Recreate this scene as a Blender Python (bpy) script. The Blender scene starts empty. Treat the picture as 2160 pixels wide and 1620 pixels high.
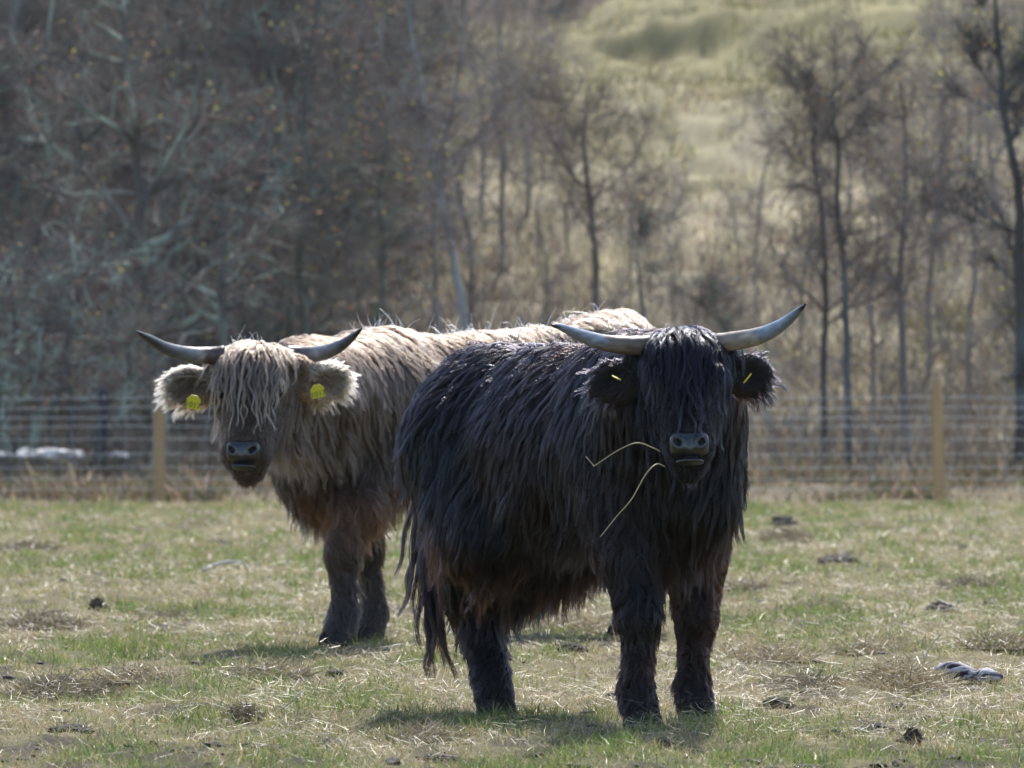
import bpy, bmesh, math, random
import numpy as np
from mathutils import Vector, Matrix, kdtree

# ------------------------------------------------------------------ camera, sky, sun
scene = bpy.context.scene
RNG = np.random.default_rng(7)
random.seed(7)
FPX = 15972.0            # focal length in pixels of the 2160-pixel-wide photograph
CAM_H = 0.96
HAZE = 0.00010
HOR = 833.0              # image row of the horizon

cam_data = bpy.data.cameras.new('camera')
cam_data.sensor_width = 36.0
cam_data.lens = 36.0 * FPX / 2160.0
cam_data.clip_start = 0.5
cam_data.clip_end = 3000
cam_data.shift_y = (HOR - 810.0) / 2160.0
cam_data.dof.use_dof = True
cam_data.dof.focus_distance = 23.0
cam_data.dof.aperture_fstop = cam_data.lens / 1000.0 / 0.026
cam = bpy.data.objects.new('camera', cam_data)
cam.location = (0, 0, CAM_H)
cam.rotation_euler = (math.radians(90), 0, 0)
scene.collection.objects.link(cam)
scene.camera = cam

SUN_EL = math.radians(48)
SUN_AZ = math.radians(9)     # measured from +Y (straight behind the cows) towards +X
world = bpy.data.worlds.new('World')
scene.world = world
world.use_nodes = True
wn = world.node_tree
for n in list(wn.nodes):
    wn.nodes.remove(n)
sky = wn.nodes.new('ShaderNodeTexSky')
sky.sky_type = 'NISHITA'
sky.sun_disc = False
sky.sun_elevation = SUN_EL
sky.sun_rotation = SUN_AZ
sky.air_density = 1.0
sky.dust_density = 1.0
bg = wn.nodes.new('ShaderNodeBackground')
bg.inputs['Strength'].default_value = 0.125
wo = wn.nodes.new('ShaderNodeOutputWorld')
wn.links.new(sky.outputs[0], bg.inputs[0])
wn.links.new(bg.outputs[0], wo.inputs[0])

sl = bpy.data.lights.new('sun', 'SUN')
sl.energy = 3.4
sl.angle = math.radians(3.0)
sl.color = (1.0, 0.97, 0.92)
sun = bpy.data.objects.new('sun', sl)
sdir = Vector((math.sin(SUN_AZ) * math.cos(SUN_EL), math.cos(SUN_AZ) * math.cos(SUN_EL), math.sin(SUN_EL)))
sun.rotation_euler = sdir.to_track_quat('Z', 'Y').to_euler()
sun.location = (0, 40, 60)
scene.collection.objects.link(sun)

scene.view_settings.view_transform = 'Standard'
scene.view_settings.look = 'None'
scene.view_settings.gamma = 1
scene.view_settings.use_curve_mapping = False
scene.view_settings.exposure = 1.08
scene.render.engine = 'CYCLES'
scene.cycles.use_denoising = True
scene.cycles.max_bounces = 6
scene.cycles.diffuse_bounces = 2
scene.cycles.glossy_bounces = 3
scene.cycles.transmission_bounces = 4
scene.cycles.transparent_max_bounces = 6
scene.cycles.volume_bounces = 0
scene.cycles.caustics_reflective = False
scene.cycles.caustics_refractive = False

# ------------------------------------------------------------------ helpers
COL = scene.collection

def P(px, py, Y):
    """world point at image position (px, py) of the photograph and distance Y"""
    return np.array([(px - 1080.0) * Y / FPX, Y, CAM_H - (py - HOR) * Y / FPX], dtype=np.float64)

def unit(v):
    v = np.asarray(v, dtype=np.float64)
    return v / max(1e-9, np.linalg.norm(v))

def vn(a):
    return a / np.maximum(np.linalg.norm(a, axis=-1, keepdims=True), 1e-9)

def tag(o, label=None, cat=None, group=None, kind=None):
    if label: o['label'] = label
    if cat: o['category'] = cat
    if group: o['group'] = group
    if kind: o['kind'] = kind
    return o

def empty(name, loc, label=None, cat=None, group=None):
    o = bpy.data.objects.new(name, None)
    o.empty_display_size = 0.1
    o.location = tuple(loc)
    COL.objects.link(o)
    return tag(o, label, cat, group)

def link(name, data, parent=None, origin=(0, 0, 0)):
    """link data whose vertices are given relative to origin; parents here are never rotated"""
    o = bpy.data.objects.new(name, data)
    COL.objects.link(o)
    if parent is not None:
        o.parent = parent
        pw = np.array(parent.location) if parent.parent is None else np.array(parent.location) + np.array(parent.parent.location)
        o.location = tuple(np.asarray(origin) - pw)
    else:
        o.location = tuple(origin)
    return o

def mesh_np(name, verts, faces, mat=None, smooth=True, cols=None, corner_n=None):
    """verts (n,3); faces: (m,3) or (m,4) array, or a list of such arrays"""
    me = bpy.data.meshes.new(name)
    if not isinstance(faces, (list, tuple)):
        faces = [faces]
    faces = [np.asarray(f, dtype=np.int32) for f in faces if len(f)]
    verts = np.asarray(verts, dtype=np.float32)
    me.vertices.add(len(verts))
    me.vertices.foreach_set('co', verts.ravel())
    nl = sum(f.size for f in faces)
    me.loops.add(nl)
    me.loops.foreach_set('vertex_index', np.concatenate([f.ravel() for f in faces]))
    starts, tot, off = [], [], 0
    for f in faces:
        k = f.shape[1]
        starts.append(off + np.arange(len(f)) * k)
        tot.append(np.full(len(f), k))
        off += f.size
    starts = np.concatenate(starts).astype(np.int32); tot = np.concatenate(tot).astype(np.int32)
    me.polygons.add(len(starts))
    me.polygons.foreach_set('loop_start', starts)
    me.polygons.foreach_set('loop_total', tot)
    me.polygons.foreach_set('use_smooth', np.full(len(starts), smooth))
    me.update(calc_edges=True)
    if cols is not None:
        a = me.attributes.new('col', 'FLOAT_COLOR', 'POINT')
        c = np.ones((len(verts), 4), dtype=np.float32); c[:, :3] = cols
        a.data.foreach_set('color', c.ravel())
    if mat: me.materials.append(mat)
    return me

def hair_np(name, pos, rad, cols, mat):
    """pos (n,k,3), rad (n,k), cols (n,k,3) -> hair curves datablock"""
    n, k, _ = pos.shape
    cu = bpy.data.hair_curves.new(name)
    cu.add_curves([k] * n)
    a = cu.attributes.get('position') or cu.attributes.new('position', 'FLOAT_VECTOR', 'POINT')
    a.data.foreach_set('vector', pos.astype(np.float32).ravel())
    r = cu.attributes.get('radius') or cu.attributes.new('radius', 'FLOAT', 'POINT')
    r.data.foreach_set('value', rad.astype(np.float32).ravel())
    c = cu.attributes.new('col', 'FLOAT_COLOR', 'POINT')
    cc = np.ones((n, k, 4), dtype=np.float32); cc[..., :3] = cols
    c.data.foreach_set('color', cc.ravel())
    cu.materials.append(mat)
    return cu

# ---- vectorised value noise
def _hash(ix, iy, iz, seed):
    h = (ix.astype(np.int64) * 374761393 + iy.astype(np.int64) * 668265263 + iz.astype(np.int64) * 2147483647 + seed * 1274126177) & 0xFFFFFFFF
    h = ((h ^ (h >> 13)) * 1274126177) & 0xFFFFFFFF
    h = h ^ (h >> 16)
    return (h & 0xFFFF).astype(np.float32) / 65535.0

def vnoise(x, y, z=None, seed=0):
    x = np.asarray(x, dtype=np.float64); y = np.asarray(y, dtype=np.float64)
    z = np.zeros_like(x) if z is None else np.asarray(z, dtype=np.float64)
    ix, iy, iz = np.floor(x), np.floor(y), np.floor(z)
    fx, fy, fz = x - ix, y - iy, z - iz
    ux, uy, uz = fx * fx * (3 - 2 * fx), fy * fy * (3 - 2 * fy), fz * fz * (3 - 2 * fz)
    ix, iy, iz = ix.astype(np.int64), iy.astype(np.int64), iz.astype(np.int64)
    def lerp(a, b, t): return a + (b - a) * t
    r = []
    for dz in (0, 1):
        a = lerp(_hash(ix, iy, iz + dz, seed), _hash(ix + 1, iy, iz + dz, seed), ux)
        b = lerp(_hash(ix, iy + 1, iz + dz, seed), _hash(ix + 1, iy + 1, iz + dz, seed), ux)
        r.append(lerp(a, b, uy))
    return lerp(r[0], r[1], uz) * 2 - 1      # -1..1

def fbm(x, y, z=None, oct=4, seed=0, gain=0.5):
    s = 0; a = 1.0; t = 0
    for o in range(oct):
        f = 2.0 ** o
        s = s + a * vnoise(np.asarray(x) * f + 13.7 * o, np.asarray(y) * f - 7.1 * o, None if z is None else np.asarray(z) * f + 3.3 * o, seed + o * 17)
        t += a; a *= gain
    return s / t

def sstep(a, b, x):
    t = np.clip((np.asarray(x) - a) / (b - a), 0, 1)
    return t * t * (3 - 2 * t)

def tube_np(pts, rad, sides=10, cap_end=True, squash=None):
    """swept tube through pts with radii; returns verts, quads, t per vertex"""
    pts = np.asarray(pts, float); n = len(pts)
    tan = np.gradient(pts, axis=0); tan = vn(tan)
    up = np.array([0, 0, 1.0]) if abs(tan[0][2]) < 0.9 else np.array([1.0, 0, 0])
    V = []; 
    for i in range(n):
        a = unit(np.cross(tan[i], up)); b = unit(np.cross(a, tan[i]))
        an = np.linspace(0, 2 * np.pi, sides, endpoint=False)
        V.append(pts[i] + rad[i] * (np.cos(an)[:, None] * a + np.sin(an)[:, None] * b))
        up = b
    V = np.concatenate(V)
    i = np.arange(n - 1)[:, None] * sides; j = np.arange(sides)[None, :]; j2 = (j + 1) % sides
    Q = np.stack([i + j, i + j2, i + sides + j2, i + sides + j], -1).reshape(-1, 4)
    T = np.repeat(np.linspace(0, 1, n), sides)
    if cap_end:
        V = np.concatenate([V, pts[:1], pts[-1:]]); T = np.concatenate([T, [0, 1]])
        c0, c1 = n * sides, n * sides + 1
        jj = np.arange(sides); jn = (jj + 1) % sides
        t0 = np.stack([np.full(sides, c0), jn, jj], -1)
        t1 = np.stack([np.full(sides, c1), (n - 1) * sides + jj, (n - 1) * sides + jn], -1)
        return V, [Q, np.concatenate([t0, t1])], T
    return V, [Q], T

def spline(ctrl, n):
    """Catmull-Rom through control points"""
    c = np.asarray(ctrl, float)
    c = np.concatenate([[2 * c[0] - c[1]], c, [2 * c[-1] - c[-2]]])
    m = len(c) - 3
    out = []
    for u in np.linspace(0, m - 1e-6, n):
        i = int(u); t = u - i
        p0, p1, p2, p3 = c[i:i + 4]
        out.append(0.5 * (2 * p1 + (p2 - p0) * t + (2 * p0 - 5 * p1 + 4 * p2 - p3) * t * t + (3 * p1 - p0 - 3 * p2 + p3) * t ** 3))
    return np.array(out)

# ---- materials
def new_mat(name):
    m = bpy.data.materials.new(name); m.use_nodes = True
    nt = m.node_tree
    for n in list(nt.nodes): nt.nodes.remove(n)
    out = nt.nodes.new('ShaderNodeOutputMaterial')
    return m, nt, out

def principled(name, color=(0.5, 0.5, 0.5), rough=0.7, metal=0.0, spec=0.5, attr=None, noise=None, bump=None, coat=0.0):
    """noise = (scale, colour2, detail, low, high); bump = (scale, strength, distance)"""
    m, nt, out = new_mat(name)
    b = nt.nodes.new('ShaderNodeBsdfPrincipled')
    b.inputs['Base Color'].default_value = (*color, 1)
    b.inputs['Roughness'].default_value = rough
    b.inputs['Metallic'].default_value = metal
    b.inputs['Specular IOR Level'].default_value = spec
    b.inputs['Coat Weight'].default_value = coat
    nt.links.new(b.outputs[0], out.inputs[0])
    tc = nt.nodes.new('ShaderNodeTexCoord')
    base = None
    if attr:
        at = nt.nodes.new('ShaderNodeAttribute'); at.attribute_name = attr
        base = at.outputs['Color']
        nt.links.new(base, b.inputs['Base Color'])
    if noise:
        nz = nt.nodes.new('ShaderNodeTexNoise'); nz.inputs['Scale'].default_value = noise[0]
        nz.inputs['Detail'].default_value = noise[2]
        nt.links.new(tc.outputs['Object'], nz.inputs['Vector'])
        rp = nt.nodes.new('ShaderNodeMapRange')
        rp.inputs['From Min'].default_value = noise[3]; rp.inputs['From Max'].default_value = noise[4]
        nt.links.new(nz.outputs['Fac'], rp.inputs['Value'])
        mx = nt.nodes.new('ShaderNodeMix'); mx.data_type = 'RGBA'
        nt.links.new(rp.outputs[0], mx.inputs['Factor'])
        if base is not None: nt.links.new(base, mx.inputs['A'])
        else: mx.inputs['A'].default_value = (*color, 1)
        mx.inputs['B'].default_value = (*noise[1], 1)
        nt.links.new(mx.outputs['Result'], b.inputs['Base Color'])
    if bump:
        nb = nt.nodes.new('ShaderNodeTexNoise'); nb.inputs['Scale'].default_value = bump[0]; nb.inputs['Detail'].default_value = 6
        nt.links.new(tc.outputs['Object'], nb.inputs['Vector'])
        bp = nt.nodes.new('ShaderNodeBump'); bp.inputs['Strength'].default_value = bump[1]; bp.inputs['Distance'].default_value = bump[2]
        nt.links.new(nb.outputs['Fac'], bp.inputs['Height'])
        nt.links.new(bp.outputs[0], b.inputs['Normal'])
    return m

def leafy(name, trans=0.45, rough=0.5, spec=0.3):
    """thin blades and leaves: colour attribute, part of the light passes through"""
    m, nt, out = new_mat(name)
    at = nt.nodes.new('ShaderNodeAttribute'); at.attribute_name = 'col'
    b = nt.nodes.new('ShaderNodeBsdfPrincipled')
    b.inputs['Roughness'].default_value = rough
    b.inputs['Specular IOR Level'].default_value = spec
    nt.links.new(at.outputs['Color'], b.inputs['Base Color'])
    t = nt.nodes.new('ShaderNodeBsdfTranslucent')
    nt.links.new(at.outputs['Color'], t.inputs['Color'])
    mx = nt.nodes.new('ShaderNodeMixShader'); mx.inputs[0].default_value = trans
    nt.links.new(b.outputs[0], mx.inputs[1]); nt.links.new(t.outputs[0], mx.inputs[2])
    nt.links.new(mx.outputs[0], out.inputs[0])
    return m

def hair_mat(name, rough=0.35, radial=0.5, coat=0.0, ior=1.55):
    m, nt, out = new_mat(name)
    at = nt.nodes.new('ShaderNodeAttribute'); at.attribute_name = 'col'
    h = nt.nodes.new('ShaderNodeBsdfHairPrincipled')
    h.model = 'CHIANG'
    h.parametrization = 'COLOR'
    h.inputs['Roughness'].default_value = rough
    h.inputs['Radial Roughness'].default_value = radial
    h.inputs['Coat'].default_value = coat
    h.inputs['IOR'].default_value = ior
    nt.links.new(at.outputs['Color'], h.inputs['Color'])
    nt.links.new(h.outputs[0], out.inputs[0])
    return m
# ------------------------------------------------------------------ terrain
def terrain_z(x, y):
    x = np.asarray(x, float); y = np.asarray(y, float)
    z = 0.020 * fbm(x * 1.3, y * 0.8, None, 3, 3) * sstep(5, 12, y)
    z = z + (0.034 * fbm(x * 3.6, y * 2.0, None, 3, 6) + 0.016 * fbm(x * 9, y * 5, None, 3, 5)) * sstep(5, 12, y)
    # keep the ground level under the cattle
    for cx, cy, r in ((0.363, 21.69, .3), (0.527, 21.90, .3), (-0.075, 22.62, .3), (-0.06, 22.98, .3), (-0.655, 28.98, .3), (-0.545, 29.5, .3), (0.46, 29.95, .3), (0.5, 30.45, .3)):
        w = np.exp(-((x - cx) ** 2 + (y - cy) ** 2) / (r * r) * 2)
        z = z * (1 - w)
    # rough ground beyond the fence, then the rising hillside
    right = sstep(-9, 6, x)
    rough = sstep(67.5, 71, y)
    z = z + rough * (0.10 + 0.16 * fbm(x * 0.9, y * 0.7, None, 4, 9))
    rise = np.maximum(y - 74, 0)
    slope = 0.088 + 0.008 * right + 0.012 * sstep(4.2, 7.5, x)
    z = z + slope * rise * sstep(74, 88, y) * (1 - 0 * x)
    hk = sstep(76, 95, y)
    z = z + hk * 0.55 * fbm(x * 0.16, y * 0.10, None, 4, 21)
    z = z + hk * 0.12 * fbm(x * 0.9, y * 0.5, None, 3, 25)
    z = z + hk * 0.42 * fbm(x * 0.30 + 0.1 * y, y * 0.30, None, 4, 27)
    yb = 161.0 + 2.2 * np.sin(x * 1.1 + 0.6) - 0.9 * (x - 3.3)
    bm_ = sstep(1.3, 2.6, x) * sstep(5.6, 4.4, x)
    z = z + bm_ * (0.95 * sstep(0, 1.8, y - yb) - 0.5 * sstep(-7, -1, y - yb) + 0.0)
    # terrace that catches the light, and the hollow under the crest
    z = z + 0.6 * sstep(123, 130, y + 0.35 * x) * right - 0.6 * sstep(131, 146, y + 0.35 * x) * right
    z = z + 0.5 * np.exp(-(((x - 4.2) / 3.6) ** 2 + ((y - 173) / 5.0) ** 2))
    # crest of the green hill
    crest = 166 + 2.0 * vnoise(x * 0.12, y * 0.0, None, 31)
    over = np.maximum(y - crest, 0)
    z = z - right * np.minimum(over, 60) * 0.10
    # dark moor beyond
    z = z + 0.20 * np.clip(y - 250, 0, 170)
    z = z - 0.096 * np.maximum(y - 420, 0)
    z = z + sstep(270, 330, y) * 4 * fbm(x * 0.02, y * 0.02, None, 3, 41)
    # high wooded bank to the left and fields behind the camera
    return z

def axis_pts(segs):
    out = [segs[0][0]]
    for a, b, h0, h1 in segs:
        p = a; n = max(1, int(round((b - a) / ((h0 + h1) / 2))))
        w = np.linspace(h0, h1, n); w = w / w.sum() * (b - a)
        out += list(a + np.cumsum(w))
    return np.array(out)

ys = axis_pts([(-60, 10, 10, 1.5), (10, 18, 1.0, 0.08), (18, 27, 0.04, 0.04), (27, 36, 0.05, 0.09), (36, 72, 0.12, 0.25), (72, 110, 0.25, 0.5), (110, 150, 0.4, 0.4), (150, 180, 0.3, 0.3), (180, 200, 0.7, 1.0), (200, 420, 2, 10), (420, 1200, 20, 80)])
xr = axis_pts([(0, 2.2, 0.035, 0.035), (2.2, 6, 0.06, 0.2), (6, 14, 0.22, 0.5), (14, 60, 0.8, 5), (60, 700, 8, 80)])
xs = np.concatenate([-xr[::-1], xr[1:]])
GX, GY = np.meshgrid(xs, ys, indexing='xy')
GZ = terrain_z(GX, GY)
nyv, nxv = GX.shape
V = np.stack([GX, GY, GZ], -1).reshape(-1, 3)
i = (np.arange(nyv - 1)[:, None] * nxv + np.arange(nxv - 1)[None, :]).reshape(-1)
Q = np.stack([i, i + 1, i + nxv + 1, i + nxv], -1)

# what grows where: 0..1 masks shared by the ground colour and the blades on it
def m_green(x, y):  return sstep(0.02, 0.40, 0.45 * fbm(x * 1.5, y * 0.55, None, 3, 71) + 0.75 * 1.0 * fbm(x * 4.5, y * 1.6, None, 3, 72) + 0.12 + 0.22 * sstep(22, 19.8, y))
def m_mud_shade(x, y):    return sstep(0.16, 0.42, 0.5 * fbm(x * 2.6, y * 1.1, None, 3, 83) + 0.7 * fbm(x * 8, y * 3.0, None, 3, 84) + 0.26 * sstep(22.6, 19.8, y) + 0.03)  # mud patches, plus the shaded foreground painted in as more mud
def m_straw(x, y):  return sstep(-0.06, 0.26, 0.5 * fbm(x * 1.1, y * 0.45, None, 3, 97) + 0.8 * fbm(x * 4, y * 1.8, None, 3, 98) + 0.04 + 0.18 * np.exp(-((y - 23.2) / 2.2) ** 2) * sstep(-1.0, 0.6, x))

fx, fy = GX.ravel(), GY.ravel()
soil = np.array([0.050, 0.040, 0.030]); gr = np.array([0.12, 0.15, 0.045]); th = np.array([0.30, 0.25, 0.13])
mg, mm, ms = m_green(fx, fy)[:, None], m_mud_shade(fx, fy)[:, None], m_straw(fx, fy)[:, None]
c = th * 0.75 + (gr - th * 0.75) * (0.55 * mg)
c = c + (soil - c) * (mm * 0.85)
c = c * 0.62
# hillside: pale grass, green patches; brown moor beyond; dark leaf litter in the wood
hn = (0.5 * fbm(fx * 0.30, fy * 0.09, None, 4, 111) + 0.6 * fbm(fx * 1.0, fy * 0.35, None, 4, 112))[:, None]; hn2 = fbm(fx * 1.6, fy * 0.5, None, 3, 113)[:, None]
pale = np.array([0.27, 0.235, 0.15]); green = np.array([0.19, 0.165, 0.075]); tan = np.array([0.40, 0.33, 0.22]); brown_ = np.array([0.11, 0.078, 0.055])
hill = pale + (green - pale) * sstep(-0.25, 0.3, hn + 0.5 * sstep(110, 140, fy)[:, None]) * 0.9
hill = hill + (tan - hill) * sstep(0.1, 0.5, hn2) * 0.5 * sstep(150, 100, fy)[:, None]
hill = hill * (1 + 0.45 * fbm(fx * 2.4, fy * 1.1, None, 3, 117)[:, None])
hill = hill + (brown_ - hill) * sstep(0.15, 0.5, -hn2) * 0.6 * sstep(150, 90, fy)[:, None]
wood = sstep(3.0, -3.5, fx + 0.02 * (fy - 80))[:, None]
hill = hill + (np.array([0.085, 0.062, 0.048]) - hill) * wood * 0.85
moor = np.array([0.085, 0.055, 0.045])
hill = hill + (moor - hill) * sstep(225, 262, fy)[:, None]
fl = sstep(66.5, 70, fy)[:, None]
lit = np.array([0.13, 0.105, 0.065]) * (1 + 0.6 * hn2)
near_h = sstep(72, 82, fy)[:, None]
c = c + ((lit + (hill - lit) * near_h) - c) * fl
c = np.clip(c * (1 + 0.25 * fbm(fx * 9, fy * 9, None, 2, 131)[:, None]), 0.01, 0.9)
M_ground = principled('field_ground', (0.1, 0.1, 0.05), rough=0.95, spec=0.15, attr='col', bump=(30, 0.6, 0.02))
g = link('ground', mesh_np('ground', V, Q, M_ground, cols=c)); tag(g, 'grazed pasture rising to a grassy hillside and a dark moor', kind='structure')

# ------------------------------------------------------------------ blades, straw
def blades(name, x, y, length, width, colr, lean, mat, label, curl=0.5, z0=0.0, lie=None, parent_kind='stuff', zadd=None):
    """each blade: two quads and a tip, bent, standing on the ground (lie: nearly flat)"""
    n = len(x); z = terrain_z(x, y) + z0 + (0 if zadd is None else zadd)
    base = np.stack([x, y, z], -1)
    az = RNG.random(n) * 6.283
    dirh = np.stack([np.cos(az), np.sin(az), np.zeros(n)], -1)
    if lie is None:
        up0 = vn(dirh * lean[:, None] + [0, 0, 1.0]); up1 = vn(dirh * (lean + curl * RNG.uniform(0.3, 1.8, n))[:, None] + [0, 0, 1.0])
    else:
        el = lie
        up0 = np.stack([np.cos(az) * np.cos(el), np.sin(az) * np.cos(el), np.sin(el)], -1)
        up1 = vn(up0 + RNG.normal(0, 0.22, (n, 3)))
    wv = np.stack([-np.sin(az), np.cos(az), np.zeros(n)], -1)
    # turn the flat side at random
    wv = vn(wv + dirh * RNG.normal(0, 1.0, n)[:, None] + np.array([0, 0, 1.0]) * RNG.normal(0, 0.35, n)[:, None])
    w = width[:, None] * wv * 0.5
    p0, p1 = base, base + up0 * (length * 0.5)[:, None]
    p2 = p1 + up1 * (length * 0.5)[:, None]
    V = np.stack([p0 - w, p0 + w, p1 - w * 0.85, p1 + w * 0.85, p2], 1).reshape(-1, 3)
    i = np.arange(n)[:, None] * 5
    Q = i + np.array([[0, 1, 3, 2]]); T_ = i + np.array([[2, 3, 4]])
    cc = np.repeat(colr, 5, 0) * 1.15
    me = mesh_np(name, V, [Q, T_], mat, smooth=False, cols=np.clip(cc, 0.005, 0.95))
    return tag(link(name, me), label, kind='stuff')

def field_pts(n, y0, y1, power=2.0, spread=0.085):
    """positions in the visible wedge, thinning with distance"""
    u = RNG.random(n)
    y = np.exp(np.log(y0) + u * (np.log(y1) - np.log(y0)))
    x = (RNG.random(n) * 2 - 1) * (spread * y + 0.35)
    return x, y

M_blade = leafy('grass_blade', 0.45, 0.55, 0.25)
M_straw = leafy('straw', 0.25, 0.45, 0.4)

# green and yellowing grass
x, y = field_pts(540000, 18.6, 66)
mg, mm, ms = m_green(x, y), m_mud_shade(x, y), m_straw(x, y)
cl = fbm(x * 16, y * 10, None, 2, 75); keep = RNG.random(len(x)) < (0.34 + 0.66 * mg) * (1 - 0.35 * mm) * (0.35 + 0.65 * sstep(-0.3, 0.3, cl))
x, y, mg, cl = x[keep], y[keep], mg[keep], cl[keep]
n = len(x); ds = y / 22.0
ln = RNG.uniform(0.012, 0.042, n) * (0.6 + 1.1 * sstep(-0.2, 0.6, cl)) * (0.7 + 0.55 * mg) * (1 + 0.25 * (ds - 1))
g0 = np.array([0.09, 0.18, 0.038]); g1 = np.array([0.25, 0.26, 0.085]); g2 = np.array([0.06, 0.10, 0.03])
k = RNG.random(n)[:, None]; k2 = RNG.random(n)[:, None]
colr = g0 + (g1 - g0) * k + (g2 - g0) * k2 * 0.5
colr = colr + (np.array([0.34, 0.27, 0.14]) - colr) * ((1 - mg[:, None]) * 0.95 * RNG.random((n, 1)))
blades('grass', x, y, ln, RNG.uniform(0.0018, 0.0036, n) * ds, colr * RNG.uniform(0.7, 1.25, (n, 1)), RNG.uniform(0.1, 0.9, n), M_blade, 'short grazed grass, green tufts among yellowing blades')

# dry standing grass
x, y = field_pts(190000, 18.6, 66.5)
mm = m_mud_shade(x, y); ms = m_straw(x, y); keep = RNG.random(len(x)) < (0.35 + 0.65 * ms) * (1 - 0.4 * mm)
x, y = x[keep], y[keep]; n = len(x); ds = y / 22.0
d0 = np.array([0.50, 0.41, 0.24]); d1 = np.array([0.26, 0.17, 0.09])
k = RNG.random(n)[:, None] ** 1.5
blades('dry_grass', x, y, RNG.uniform(0.02, 0.06, n) * (1 + 0.2 * (ds - 1)), RNG.uniform(0.0014, 0.003, n) * ds, (d0 + (d1 - d0) * k) * RNG.uniform(0.7, 1.3, (n, 1)), RNG.uniform(0.4, 2.2, n), M_straw, 'dry tan grass blades between the green ones')

# loose hay and straw lying on the field
x, y = field_pts(170000, 18.6, 60)
ms = m_straw(x, y); keep = RNG.random(len(x)) < (0.07 + 0.93 * ms) * (1 - 0.75 * sstep(21.4, 19.9, y)) * (1 - 0.3 * m_mud_shade(x, y))
x, y = x[keep], y[keep]; n = len(x); ds = y / 22.0
s0 = np.array([0.56, 0.48, 0.31]); s1 = np.array([0.42, 0.32, 0.18]); s2 = np.array([0.68, 0.62, 0.48])
k = RNG.random((n, 1)); k2 = (RNG.random((n, 1)) < 0.05)
colr = s0 + (s1 - s0) * k; colr = np.where(k2, s2, colr)
blades('loose_hay', x, y, (RNG.uniform(0.02, 0.07, n) + 0.07 * RNG.random(n) ** 5), RNG.uniform(0.0009, 0.0021, n) * ds, colr * RNG.uniform(0.45, 1.1, (n, 1)), None, M_straw, 'pale hay strewn over the pasture',
       lie=RNG.normal(0.06, 0.22, n), zadd=np.abs(RNG.normal(0.006, 0.016, n)) * (0.2 + 1.7 * ms[keep] ** 1.5))

# ------------------------------------------------------------------ hay heaps, clods, sticks: things one can count
def heap(px, py, w, d, h, nst, label, tone=1.0, Y=None):
    Yb = CAM_H * FPX / (py - HOR) if Y is None else Y
    x0 = (px - 1080) * Yb / FPX
    z0 = float(terrain_z(x0, Yb))
    r = np.sqrt(RNG.random(nst)); a = RNG.random(nst) * 6.283
    lx, ly = np.cos(a) * r * w / 2, np.sin(a) * r * d / 2
    lump = 0.55 + 0.6 * (vnoise(lx * 14 + px, ly * 14, None, 5) * 0.5 + 0.5)
    lz = (1 - r ** 1.7) * h * lump * RNG.uniform(0.1, 1, nst)
    el = RNG.normal(-0.05, 0.4, nst); az = RNG.random(nst) * 6.283
    L_ = RNG.uniform(0.03, 0.13, nst) * min(1.2, w / 0.3)
    dr = np.stack([np.cos(az) * np.cos(el), np.sin(az) * np.cos(el), np.sin(el)], -1)
    dr2 = vn(dr + RNG.normal(0, 0.35, (nst, 3)))
    c0 = np.stack([lx, ly, lz], -1)
    p0 = c0 - dr * L_[:, None] * 0.5; p1 = c0; p2 = c0 + dr2 * L_[:, None] * 0.5
    for p in (p0, p1, p2): p[:, 2] = np.maximum(p[:, 2], 0.002)
    wv = vn(np.cross(dr, RNG.normal(0, 1, (nst, 3)))) * (RNG.uniform(0.0012, 0.0026, nst) * Yb / 22)[:, None] * 0.6
    V = np.stack([p0 - wv, p0 + wv, p1 - wv, p1 + wv, p2 - wv * .5, p2 + wv * .5], 1).reshape(-1, 3)
    i = np.arange(nst)[:, None] * 6
    Q = np.concatenate([i + np.array([[0, 1, 3, 2]]), i + np.array([[2, 3, 5, 4]])])
    base = np.array([0.54, 0.46, 0.29]); dk = np.array([0.16, 0.11, 0.06])
    k = RNG.random((nst, 1)) ** 1.3
    cc = (base + (dk - base) * k) * tone * RNG.uniform(0.7, 1.25, (nst, 1))
    o = link('hay_heap', mesh_np('hay_heap', V, Q, M_straw, smooth=False, cols=np.clip(np.repeat(cc, 6, 0), .01, .9)), None, (x0, Yb, z0))
    tag(o, label, 'hay heap', 'tufts and heaps of hay on the pasture')
    # packed core of the heap
    return o

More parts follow.
